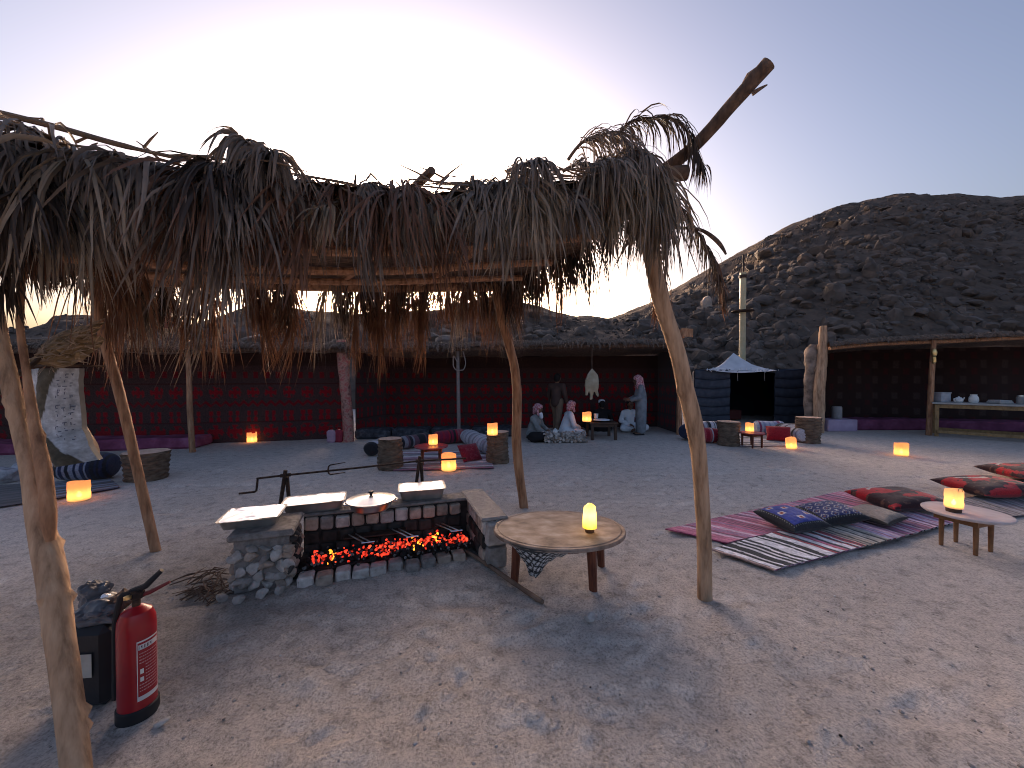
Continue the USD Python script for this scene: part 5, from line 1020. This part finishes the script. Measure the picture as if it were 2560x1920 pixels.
# dark cushions heaped along the tent wall behind the middle lounge
for k, (x0, x1, y) in enumerate(((895, 985, 1094), (985, 1080, 1092), (1080, 1180, 1090), (1180, 1290, 1088))):
    mattress([gp(x0, y), gp(x1 - 4, y - 1)], .6, .24, 'dark_mattress', ['dark grey floor cushion against the red wall just right of the pink trunk post', 'dark grey floor cushion against the red wall left of the thin grey pole', 'dark grey floor cushion against the red wall right of the thin grey pole', 'dark grey floor cushion against the red wall behind the curved post'][k], rampmat('charcoal_cloth', [(.35, (.022, .024, .03)), (.55, (.055, .058, .07)), (.7, (.12, .12, .14))], scale=9, coord='w', bump=.4))
for k, (x, y, c, lab) in enumerate(((829, 1106, (.42, .28, .36), 'pale pink bag standing left of the pink trunk post'), (848, 1105, (.28, .03, .05), 'red patterned bag leaning on the foot of the pink trunk post'))):
    p = gp(x, y); q = thing('bag', lab, 'bag', p); m = box(.20, .15, .30, (0, 0, .15), bev=.04).subdivide_to_size(.05); v = m.vertices + .05 * (meshkit.fbm(m.vertices * 9 + k, 3)[:, None] - .5); part(q, 'body', trimesh.Trimesh(v + p, m.faces), plain('bag_cloth_' + ('pink', 'red')[k], c, .8, scale=9))
    part(q, 'handle', tube(spline([p + V(-.06, 0, .28), p + V(-.04, 0, .37), p + V(.04, 0, .37), p + V(.06, 0, .28)], 10), .01, 6), M['blackplastic'])

# ------------------------------------------------------------------ fire extinguisher, black can with foil, stones
ec = gp(345, 1783); R0 = .069
def extinguisher(c, lab, s=1.0, detail=True, yaw=0.0):
    q = thing('fire_extinguisher', lab, 'extinguisher', c)
    H = .50 * s; r = R0 * s
    cy = part(q, 'cylinder', lathe([(r, .035 * s), (r, H - .09 * s), (r * .96, H - .055 * s), (r * .78, H - .02 * s), (r * .40, H), (r * .26, H + .004), (0, H + .004)], 40, c), M['redpaint'])
    part(q, 'base_ring', lathe([(r * .9, 0), (r * 1.10, 0), (r * 1.10, .05 * s), (r * 1.01, .055 * s), (r * .98, .03 * s)], 40, c), M['rubber'])
    part(q, 'valve', cat([lathe([(r * .22, H), (r * .22, H + .035 * s), (r * .3, H + .04 * s), (r * .3, H + .075 * s), (0, H + .075 * s)], 16, c), box(.06 * s, .025 * s, .03 * s, c + UP * (H + .055 * s))]), M['iron'])
    d = unit(V(math.cos(yaw), math.sin(yaw), 0)); t = c + UP * (H + .075 * s)
    part(q, 'lever', cat([tube([t - d * .02 * s - UP * .005, t + d * .035 * s + UP * .012 * s, t + d * .095 * s + UP * .075 * s], [.013 * s, .014 * s, .010 * s], 8)]), M['rubber'])
    part(q, 'handle', tube([t - UP * .03 * s, t + d * .05 * s - UP * .02 * s, t + d * .125 * s + UP * .015 * s], [.010 * s, .010 * s, .007 * s], 8), plain('dark_red', (.16, .02, .02), .4))
    h0 = c + UP * (H + .05 * s); part(q, 'hose', tube(spline([h0, h0 - d * .05 * s + UP * .012 * s, h0 - d * (r * .9) - UP * .03 * s, h0 - d * (r * 1.12) - UP * .14 * s, h0 - d * (r * 1.15) - UP * .32 * s, h0 - d * (r * 1.12) - UP * .46 * s], 24), [.012 * s] * 20 + [.015 * s] * 4, 8), M['rubber'])
    part(q, 'gauge', lathe([(0, 0), (.014 * s, 0), (.014 * s, .012 * s), (0, .014 * s)], 12, h0 + V(-.01, -.03, 0) * s), M['brass'])
    return q, H, r, cy
q, H, r, cyl = extinguisher(ec, 'large red fire extinguisher standing beside the near left post', yaw=.35)
def onskin(a, z, rr=None):            # a point on the cylinder skin: a = angle from the direction facing us to the right
    return ec + V(math.cos(a), math.sin(a), 0) * (r if rr is None else rr) + UP * z
aim = math.atan2(-ec[1], -ec[0])
def bentstrip(a0, a1, z0, z1, off, n=16):
    A = np.linspace(a0, a1, n); return grid(np.array([[onskin(a, z0, r + off), onskin(a, z1, r + off)] for a in A]))
a0, a1 = aim - .02, aim + 1.28
part(cyl, 'label_border', cat([bentstrip(a0, a0 + .04, .095, .365, .0012), bentstrip(a1 - .04, a1, .095, .365, .0012), bentstrip(a0 + .04, a1 - .04, .358, .365, .0012), bentstrip(a0, a1, .095, .115, .0024)]), M['white'])
part(cyl, 'label_band', bentstrip(a0 + .08, a1 - .08, .325, .348, .0012), M['white'])
def curved_text(txt, a, z, h, mat, off=.002, bold=True):
    m = meshkit.text_mesh(txt, h, .0008, bold); v = m.vertices; A = a + v[:, 0] / r
    p = np.stack([np.cos(A) * (r + off + v[:, 2]) + ec[0], np.sin(A) * (r + off + v[:, 2]) + ec[1], z + v[:, 1]], -1); part(q, 'lettering', trimesh.Trimesh(p, m.faces, process=False), mat, smooth=False)
rl = np.random.default_rng(4); part(cyl, 'worn_lettering', cat([bentstrip(a0 + .13 + .075 * k, a0 + .13 + .075 * k + .018 + .03 * (k % 2), .329 + .006 * (k % 3 == 1), .344, .0024, 4) for k in range(9)]), plain('dark_print', (.09, .04, .05), .6), kind='stuff')
rl = np.random.default_rng(2); ms = []
for z in np.linspace(.135, .305, 13):
    a = a0 + (.42 if .17 < z < .25 else .12)
    while a < a1 - .15:
        w = rl.uniform(.04, .12); ms.append(bentstrip(a, min(a + w, a1 - .1), z, z + .0048, .0012, 5)); a += w + .03
part(cyl, 'small_print', cat(ms), plain('pink_print', (.50, .25, .26), .6), kind='stuff')
part(cyl, 'pictogram', bentstrip(a0 + .15, a0 + .33, .215, .237, .0012, 5), M['white']); part(cyl, 'pictogram', bentstrip(a0 + .15, a0 + .33, .180, .200, .0012, 5), M['white'])
extinguisher(gp(1694, 1074) * V(1, 1, 0) + V(0, .1, 0), 'small red extinguisher at the foot of the right end post of the long tent', s=.95)
# black can
kc = gp(205, 1770); kd = kc + V(-.02, .10, 0)
kb = thing('black_can', 'black square plastic can stuffed with foil and plastic behind the near left post', 'can', kd)
m = box(.26, .24, .38, kd + UP * .19, rot=.1, bev=.03); part(kb, 'body', m, M['blackplastic'])
part(kb, 'torn_label', cat([grid(np.array([[kd + V(x, -.129 - .0 + x * .1, .22 + z) for z in np.linspace(-.06, .05, 5)] for x in np.linspace(.02 + .0, .09, 6)])), ]), plain('torn_paper', (.42, .39, .34), .9))
def crumple(c, s, seed, mat, name, lab=None):
    m = rock(seed, s, c, rot=.4, sub=4, rough=1.1); v = m.vertices; v += .035 * (np.abs(meshkit.fbm(v * 13 + seed, 4, seed) - .5) * 2)[:, None] * unit(V(.3, -.2, 1)); return part(kb, name, trimesh.Trimesh(v, m.faces), mat, smooth=25, label=lab)
M['grey_film'] = rampmat('grey_plastic_film', [(.3, (.05, .05, .055)), (.7, (.15, .15, .165))], scale=8, rough=.25)
crumple(kd + V(.03, -.03, .405), (.12, .11, .055), 7, M['grey_film'], 'plastic_film')
crumple(kd + V(-.06, .03, .46), (.07, .06, .07), 12, M['grey_film'], 'plastic_film'); crumple(kd + V(.10, .01, .44), (.06, .06, .035), 17, plain('brown_card', (.10, .06, .045), .8), 'card')
crumple(kd + V(.03, -.0, .455), (.026, .02, .026), 3, M['foil'], 'foil_scrap')
solo('ground_stone', rock(14, (.055, .036, .026), gp(1475, 1548) + UP * .012, rot=.2, sub=3), M['stone'], 'single grey stone lying on the sand in front of the round table', 'stone', smooth=50)
solo('ground_stone', rock(21, (.03, .022, .014), gp(405, 1808) + UP * .008, rot=.8, sub=3), M['stone'], 'small pale stone at the foot of the large red extinguisher', 'stone', smooth=50)
# gravel, white chips and charcoal crumbs
rg = np.random.default_rng(31)
def scatter(n, size, mat, name, lab, box_, power=3):
    ms = []
    for _ in range(n):
        y = rg.uniform(*box_[2:]) ; y = box_[2] + (box_[3] - box_[2]) * rg.random() ** 1.4; x = rg.uniform(box_[0], box_[1]) * (.35 + .65 * y / box_[3]); s = size * (.35 + rg.random() ** power * 1.3)
        ms.append(rock(int(rg.integers(40)), (s, s * .85, s * .6), V(x, y, float(ground_z(np.array([x]), np.array([y]))[0]) + s * .2), rot=rg.uniform(0, 6), sub=1, rough=.4))
    solo(name, cat(ms), mat, lab, 'gravel', kind='stuff', smooth=50)
scatter(1500, .008, M['stone'], 'gravel', 'fine tan gravel scattered over the near sand', (-4, 5, 1.1, 6.5))
scatter(110, .006, M['white'], 'white_chips', 'tiny white chips scattered over the near sand', (-4, 5, 1.1, 6))
scatter(70, .006, M['char'], 'charcoal_crumbs', 'charcoal crumbs scattered over the sand about the pit', (-3, 3, 1.2, 4.5))

# ------------------------------------------------------------------ people at the back of the yard
M['skin'] = plain('skin', (.16, .085, .055), .55); M['eye'] = plain('eye', (.02, .015, .013), .3); M['hair'] = plain('dark_hair', (.012, .010, .010), .8)
M['robe_grey'] = rampmat('grey_robe', [(.3, (.17, .18, .18)), (.6, (.27, .275, .27))], scale=9, bump=.4, bscale=30, coord='w')
M['robe_blue'] = rampmat('blue_grey_robe', [(.3, (.15, .165, .185)), (.6, (.235, .255, .28))], scale=9, bump=.4, bscale=30, coord='w')
M['robe_white'] = rampmat('white_robe', [(.3, (.62, .66, .72)), (.6, (.76, .79, .83))], scale=9, bump=.4, bscale=30, coord='w')
M['scarf_pink'] = rampmat('pink_check', [(.40, (.30, .06, .09)), (.50, (.46, .22, .25)), (.60, (.60, .46, .48))], scale=48, detail=2, coord='w')
M['brown_coat'] = rampmat('brown_coat', [(.3, (.055, .033, .028)), (.6, (.085, .052, .044))], scale=6, coord='w'); M['tan_trousers'] = rampmat('tan_trousers', [(.3, (.16, .11, .075)), (.6, (.23, .165, .115))], scale=6, coord='w'); M['black_cloth'] = plain('black_cloth', (.014, .012, .013), .9)
def hand(w, d, n_):
    """A slightly curled hand: palm, four unequal fingers and a thumb; w wrist, d pointing direction, n_ palm normal."""
    d = unit(d); n_ = unit(n_ - d * np.dot(n_, d)); s = np.cross(d, n_); S = [((w, .022), (w + d * .045, .030)), ((w + d * .04 - s * .018, .022), (w + d * .085 - s * .026, .018)), ((w + d * .04 + s * .018, .022), (w + d * .085 + s * .026, .018))]
    for k, L in enumerate((.060, .072, .068, .052)):
        o = w + d * .088 + s * (-.030 + .020 * k); m = o + d * L * .55 + n_ * .008; S += [((o, .0095), (m, .0088)), ((m, .0088), (m + d * L * .38 + n_ * .024, .0075))]
    t = w + d * .03 - s * .03; S += [((t, .013), (t + d * .03 - s * .026, .011)), ((t + d * .03 - s * .026, .011), (t + d * .058 - s * .028 + n_ * .012, .009))]
    return S
def head(c, f, up=UP):
    """Skin of a head: skull, jaw, nose, ears, neck root; c = middle of the head, f = facing direction."""
    f = unit(f); s = unit(np.cross(f, up)); 
    return [((c + up * .03 - f * .015, .090), (c - up * .02 + f * .012, .080)), ((c - up * .02 + f * .012, .078), (c - up * .085 + f * .045, .042)), ((c + f * .088 + up * .012, .012), (c + f * .108 - up * .022, .014)),
            ((c + s * .082 - up * .005, .018), (c + s * .088 - up * .03, .012)), ((c - s * .082 - up * .005, .018), (c - s * .088 - up * .03, .012)), ((c - up * .05 - f * .02, .055), (c - up * .16 - f * .035, .052)),
            ((c - up * .052 + f * .078 - s * .02, .009), (c - up * .052 + f * .078 + s * .02, .009))]
def face(q, c, f):
    f = unit(f); s = unit(np.cross(f, UP)); part(q, 'eyes', cat([trimesh.creation.icosphere(2, .012).apply_translation(c + f * .084 + UP * .012 + s * k * .032) for k in (-1, 1)]), M['eye'])
    part(q, 'mouth', tube([c + f * .088 - UP * .052 - s * .022, c + f * .094 - UP * .054, c + f * .088 - UP * .052 + s * .022], .005, 6), plain('lips', (.15, .055, .045), .5))
def fig(q, S, name, mat, L=.03, it=6): part(q, name, hullchain(S, L, it), mat, smooth=60)
def wrapscarf(q, c, f, mat, tail=True, drape=False):
    f = unit(f); s = unit(np.cross(f, UP)); S = [((c + UP * .045 - f * .02, .108), (c - UP * .01 - f * .03, .102)), ((c + UP * .055 + f * .035 + s * .03, .070), (c + UP * .055 + f * .035 - s * .03, .070)), ((c + UP * .05 + f * .06, .045), (c + UP * .03 - f * .1, .06))]
    if drape: S += [((c - f * .06, .1), (c - UP * .22 - f * .10, .11)), ((c - UP * .22 - f * .10, .11), (c - UP * .42 - f * .14, .06)), ((c + s * .07, .05), (c + s * .10 - UP * .2, .05)), ((c - s * .07, .05), (c - s * .10 - UP * .2, .05))]
    elif tail: S += [((c - f * .09, .06), (c - f * .11 - UP * .10, .05)), ((c - UP * .03 + s * .08, .035), (c - UP * .14 + s * .07 + f * .03, .03))]
    fig(q, S, 'headscarf', mat, .025, 4)
def sitting(px, py, yaw, lab, robe, scarf='scarf_pink', s=1.0, lean=.12, headyaw=None, drape=False, knee_up=False, reach=None):
    """A cross-legged seated figure; yaw = facing direction in degrees (0 = to the right, 90 = away from us)."""
    p = gp(px, py) * V(1, 1, 0); q = thing('person', lab, 'person', p)
    f = V(math.cos(math.radians(yaw)), math.sin(math.radians(yaw)), 0); l = V(-f[1], f[0], 0)
    T = lambda x, y, z: p + (f * x + l * y + UP * z) * s                    # forward, left, up
    hip = [T(0, .10, .12), T(0, -.10, .12)]; ch = T(lean, 0, .42); nk = T(lean * 1.25, 0, .60); hc = T(lean * 1.5 + .03, 0, .76)
    shl, shr = T(lean * 1.1, .19, .53), T(lean * 1.1, -.19, .53)
    el = [T(lean + .05, .30, .30), T(lean + .05, -.30, .30)]; wr = [T(.34, .20, .22), T(.34, -.16, .22)]
    if reach is not None: wr[1] = T(*reach); el[1] = (shr + wr[1]) / 2 + (UP * -.06 - l * .06) * s
    kn = [T(.34, .36, .12), T(.34, -.36, .12)]; an_ = [T(.36, -.06, .07), T(.30, .06, .06)]
    if knee_up: kn[1] = T(.30, -.20, .42); an_[1] = T(.42, -.18, .07)
    k = s
    hf = f if headyaw is None else V(math.cos(math.radians(headyaw)), math.sin(math.radians(headyaw)), 0)
    sk = head(hc, hf) + [((nk, .055 * k), (ch, .1 * k)), ((ch, .12 * k), (T(.02, 0, .18), .12 * k))]
    for i in (0, 1):
        sk += [((shl if i == 0 else shr, .05 * k), (el[i], .04 * k)), ((el[i], .04 * k), (wr[i], .027 * k)), ((hip[i], .09 * k), (kn[i], .06 * k)), ((kn[i], .055 * k), (an_[i], .04 * k)), ((an_[i], .04 * k), (an_[i] + f * .10 * s + (l if i else -l) * .10 * s - UP * .02 * s, .03 * k))]
        sk += hand(wr[i], unit(wr[i] - el[i]), -UP + .01 * f)
        sk += [((ch, .06 * k), (shl if i == 0 else shr, .055 * k))]
    fig(q, sk, 'body', M['skin'], .022, 3); face(q, hc, hf)
    ro = [((T(0, 0, .12), .165 * k), (ch, .15 * k)), ((ch, .15 * k), (nk - UP * .05, .085 * k)), ((nk - UP * .04, .08 * k), (shl, .075 * k)), ((nk - UP * .04, .08 * k), (shr, .075 * k)), ((ch, .13 * k), (shl, .07 * k)), ((ch, .13 * k), (shr, .07 * k)), ((T(.02, .1, .06), .1 * k), (T(.02, -.1, .06), .1 * k))]
    for i in (0, 1):
        ro += [((shl if i == 0 else shr, .075 * k), (el[i], .068 * k)), ((el[i], .068 * k), (wr[i] - (wr[i] - el[i]) * .12, .055 * k)), ((hip[i], .13 * k), (kn[i], .095 * k)), ((kn[i], .095 * k), (an_[i] * .75 + kn[i] * .25, .075 * k))]
    ro += [((kn[0] - UP * .03, .06 * k), (T(.30, 0, .06), .06 * k)), ((kn[1] * V(1, 1, 0) + UP * .09, .06 * k), (T(.30, 0, .06), .06 * k))]
    fig(q, ro, 'robe', M[robe], .035, 5)
    if scarf == 'cap': part(q, 'cap', lathe([(.098, .03), (.100, .06), (.085, .105), (.04, .125), (0, .128)], 20, hc), M['robe_white']); part(q, 'hair', hullchain([((hc + UP * .02 - hf * .03, .096), (hc - UP * .05 - hf * .04, .082))], .03, 2), M['hair'])
    elif scarf == 'hair': part(q, 'hair', hullchain([((hc + UP * .04 - hf * .03, .095), (hc - UP * .02 - hf * .05, .085))], .03, 2), M['hair'])
    elif scarf: wrapscarf(q, hc, hf, M[scarf], drape=drape)
    return q, T, hc, hf
q, T, hc, hf = sitting(1330, 1096, -28, 'person in grey robe and pink headscarf seated on the ground beside the curved post', 'robe_grey', lean=.10, s=1.0, reach=(.46, -.10, .14))
part(q, 'white_scarf', hullchain([((hc - UP * .13 + hf * .06, .06), (hc - UP * .2 + hf * .08, .05))], .025, 3), M['robe_white'])
sitting(1412, 1090, 8, 'person in white robe and pink headscarf seated behind the low rubble hearth', 'robe_white', lean=.10, s=1.06, headyaw=25)
sitting(1508, 1078, 100, 'person in black clothes and white cap seated with back turned behind the dark low table', 'black_cloth', scarf='cap', lean=.06, s=1.05)
sitting(1570, 1076, -75, 'bareheaded person in white robe seated left of the standing person', 'robe_white', scarf='hair', lean=.06, s=1.02)
# standing robed person
p = gp(1602, 1086) * V(1, 1, 0); q = thing('person', 'person in long blue-grey robe and pink headscarf standing at the right of the seated group', 'person', p)
f = V(-1, .12, 0); f = unit(f); l = V(-f[1], f[0], 0); T = lambda x, y, z: p + f * x + l * y + UP * z * .97
hc = T(.10, 0, 1.54); sk = head(hc, f - UP * .25)
sk += [((T(.05, 0, 1.38), .055), (T(.02, 0, 1.2), .11)), ((T(.02, 0, 1.2), .12), (T(0, 0, .95), .12))]
for sg in (1, -1):
    sh_, el_, wr_ = T(.03, .18 * sg, 1.33), T(.08, .24 * sg, 1.06), T(.30, .17 * sg, .98)
    sk += [((T(.02, 0, 1.25), .08), (sh_, .055)), ((sh_, .05), (el_, .042)), ((el_, .042), (wr_, .028))] + hand(wr_, f + UP * .1, -l * sg)
    hp, kn_, an_ = T(0, .09 * sg, .92), T(.02, .09 * sg, .50), T(-.02, .09 * sg, .09)
    sk += [((hp, .09), (kn_, .06)), ((kn_, .055), (an_, .038)), ((an_, .04), (T(.06, .10 * sg, .03), .032)), ((T(.06, .10 * sg, .03), .032), (T(.16, .11 * sg, .025), .025))]
fig(q, sk, 'body', M['skin'], .022, 3); face(q, hc, f - UP * .25)
ro = [((T(.03, 0, 1.36), .08), (T(.02, 0, 1.2), .15)), ((T(.02, 0, 1.2), .155), (T(0, 0, .9), .165)), ((T(0, .04, .9), .15), (T(0, .07, .14), .125)), ((T(0, -.04, .9), .15), (T(0, -.07, .14), .125)), ((T(.02, .06, .14), .11), (T(.02, -.06, .14), .11))]
for sg in (1, -1):
    sh_, el_, wr_ = T(.03, .18 * sg, 1.33), T(.08, .24 * sg, 1.06), T(.28, .17 * sg, .985)
    ro += [((T(.03, 0, 1.33), .09), (sh_, .08)), ((T(.02, 0, 1.2), .12), (sh_, .07)), ((sh_, .08), (el_, .07)), ((el_, .07), (wr_, .055))]
fig(q, ro, 'robe', M['robe_blue'], .04, 5); wrapscarf(q, hc, f, M['scarf_pink'], drape=True)
part(q, 'sandals', cat([box(.27, .10, .03, T(.06, .1 * sg, .012), rot=math.atan2(f[1], f[0]), bev=.01) for sg in (1, -1)]), M['blackplastic'])
# dark figure walking away behind
p = gp(1392, 1082) * V(1, 1, 0); q = thing('person', 'dark figure in brown coat and tan trousers walking in the shade behind the seated group', 'person', p)
f = unit(V(.55, .8, 0)); l = V(-f[1], f[0], 0); T = lambda x, y, z: p + f * x + l * y + UP * z * .98
hc = T(.05, 0, 1.58); sk = head(hc, f) + [((T(.02, 0, 1.42), .055), (T(0, 0, 1.2), .12)), ((T(0, 0, 1.2), .12), (T(0, 0, .95), .12))]; ro = [((T(.02, 0, 1.38), .085), (T(0, 0, 1.2), .155)), ((T(0, 0, 1.2), .155), (T(-.02, 0, .88), .165))]; tr = [((T(0, .07, .92), .12), (T(0, -.07, .92), .12))]
for sg in (1, -1):
    sh_, el_, wr_ = T(.0, .20 * sg, 1.36), T(.04 * sg, .27 * sg, 1.10), T(.10 + .06 * sg, .30 * sg, .88)
    sk += [((T(0, 0, 1.28), .08), (sh_, .055)), ((sh_, .05), (el_, .042)), ((el_, .042), (wr_, .028))] + hand(wr_, -UP + f * .2, -l * sg); ro += [((T(0, 0, 1.34), .09), (sh_, .075)), ((T(0, 0, 1.2), .12), (sh_, .07)), ((sh_, .075), (el_, .065)), ((el_, .065), (wr_, .048))]
    kn_, an_ = T(.10 * sg + .02, .10 * sg, .5), T(.14 * sg - .04, .10 * sg, .09); sk += [((T(0, .09 * sg, .92), .09), (kn_, .06)), ((kn_, .055), (an_, .038)), ((an_, .04), (an_ + f * .16 - UP * .05, .028))]; tr += [((T(0, .09 * sg, .92), .115), (kn_, .085)), ((kn_, .085), (an_ + UP * .03, .065))]
fig(q, sk, 'body', M['skin'], .022, 3); fig(q, ro, 'coat', M['brown_coat'], .04, 5); fig(q, tr, 'trousers', M['tan_trousers'], .04, 4); face(q, hc, f)
part(q, 'hair', hullchain([((hc + UP * .04 - f * .03, .098), (hc - UP * .03 - f * .05, .088))], .03, 2), M['hair'])

# low rubble hearth, dark table, hanging skin, small vessels
c0, c1 = gp(1362, 1108), gp(1468, 1107); hl = thing('rubble_hearth', 'low bench-like hearth of small rubble stones in front of the seated group', 'hearth', (c0 + c1) / 2)
t = unit(c1 - c0); L = np.linalg.norm(c1 - c0); n_ = V(-t[1], t[0], 0)
part(hl, 'core', box(L - .06, .40, .20, (c0 + c1) / 2 + n_ * .22 + UP * .10, bev=.03), M['mortar'])
rh = np.random.default_rng(17)
for k in range(150):
    u = rh.random() * L; 
    if k < 90: pz = c0 + t * u + n_ * .01 + UP * rh.uniform(.02, .22)
    else: pz = c0 + t * u + n_ * rh.uniform(.02, .40) + UP * .205
    s_ = rh.uniform(.025, .05); part(hl, 'stone', rock(int(rh.integers(40)), (s_ * 1.2, s_ * .8, s_), pz, sub=1, rough=.5), M['stone' if rh.random() < .6 else 'stone_warm'], smooth=25)
solo('dark_bundle', rock(9, (.28, .16, .14), gp(1347, 1106) + UP * .10 + V(0, .1, 0), rot=.1, sub=3, rough=.6), M['black_cloth'], 'dark cloth bundle at the left end of the rubble hearth', 'bundle', smooth=60)
kt = thing('tea_kettle', 'small white pot standing on the rubble hearth', 'pot', gp(1388, 1083, .23)); kp = gp(1388, 1083, .23)
part(kt, 'body', lathe([(0, 0), (.05, 0), (.065, .04), (.05, .09), (.02, .1), (0, .1)], 16, kp), usdkit.UsdShade.Material.Get(stage, '/World/Looks/enamel')); part(kt, 'spout', tube([kp + V(.05, 0, .04), kp + V(.10, 0, .085)], [.014, .009], 8), usdkit.UsdShade.Material.Get(stage, '/World/Looks/enamel')); part(kt, 'lid', lathe([(.03, .1), (.02, .112), (.008, .118), (0, .13)], 12, kp), usdkit.UsdShade.Material.Get(stage, '/World/Looks/enamel'))
ta = gp(1544, 1101); tb_ = gp(1492, 1100); dt = thing('dark_table', 'dark brown low table holding a tray and a lantern before the seated group', 'table', (ta + tb_) / 2)
z_ = .42; tw = .75; x0 = gp(1462, 1090)[0]; x1 = ta[0] + .02; y0 = ta[1]
part(dt, 'table_top', box(x1 - x0, tw, .045, ((x0 + x1) / 2, y0 + tw / 2, z_), bev=.008), M['wood_dark'])
part(dt, 'apron', box(x1 - x0 - .06, .03, .07, ((x0 + x1) / 2, y0 + .05, z_ - .06)), M['wood_dark']); part(dt, 'apron', box(x1 - x0 - .06, .03, .07, ((x0 + x1) / 2, y0 + tw - .05, z_ - .06)), M['wood_dark'])
for x in (x0 + .06, x1 - .06):
    for y in (y0 + .05, y0 + tw - .05): part(dt, 'leg', box(.065, .065, z_ - .02, (x, y, (z_ - .02) / 2)), M['wood_dark'])
tp = at(1502, 1056, y0 + .35) * V(1, 1, 0) + UP * (z_ + .024); tr_ = thing('round_tray', 'large round pale tray on the dark low table', 'tray', tp)
part(tr_, 'dish', lathe([(0, 0), (.22, 0), (.30, .03), (.305, .035), (.23, .012), (0, .012)], 32, tp), M['pan']); part(tr_, 'flat_bread', lathe([(0, .013), (.2, .013), (.22, .03), (.18, .045), (0, .05)], 24, tp + V(.02, 0, 0)), M['robe_white'])
cp_ = at(1490, 1050, y0 + .45) * V(1, 1, 0) + UP * (z_ + .024 + .06); solo('white_cup', lathe([(0, 0), (.05, 0), (.058, .12), (.053, .12), (.045, .01), (0, .01)], 18, cp_), usdkit.UsdShade.Material.Get(stage, '/World/Looks/enamel'), 'white cup on the round tray of the dark low table', 'cup')
dup(gl, V(at(1457, 1056, y0 + .2)[0] + .1, y0 + .2, z_ + .025), 20, 'lit lantern at the left end of the dark low table among the seated people', None, (1.08, 1.08, 1.02))
gs = at(1480, 955, 9.9); gk = thing('goatskin', 'pale goatskin bag hanging from the roof edge above the dark low table', 'skin bag', gs)
outl = [(0, .33), (.05, .27), (.13, .17), (.15, .02), (.15, -.12), (.13, -.22), (.155, -.31), (.15, -.36), (.115, -.31), (.085, -.23), (.03, -.24), (.01, -.33), (-.005, -.43), (-.04, -.44), (-.035, -.32), (-.06, -.23), (-.10, -.23), (-.13, -.33), (-.16, -.33), (-.15, -.22), (-.165, -.1), (-.155, .03), (-.10, .19), (-.04, .28)]
from shapely.geometry import Polygon
m = trimesh.creation.extrude_polygon(Polygon(outl).buffer(.012), .06).subdivide_to_size(.035); v = m.vertices.copy(); rr_ = np.hypot(v[:, 0] * 1.2, v[:, 1]); v[:, 2] = (v[:, 2] - .03) * (1 + 2.2 * np.clip(1 - rr_ / .3, 0, 1)); v = np.c_[v[:, 0], v[:, 2], v[:, 1]] + .01 * (meshkit.fbm(v * 12, 3)[:, None] - .5)
part(gk, 'skin', trimesh.Trimesh(v + gs, m.faces[:, ::-1]), rampmat('goat_hide', [(.3, (.30, .26, .18)), (.7, (.45, .40, .30))], scale=7, bump=.3), smooth=50)
part(gk, 'cord', tube([gs + UP * .3, gs + V(0, .02, .6), gs + V(.0, .0, .85)], .012, 6), M['pole_dark'])
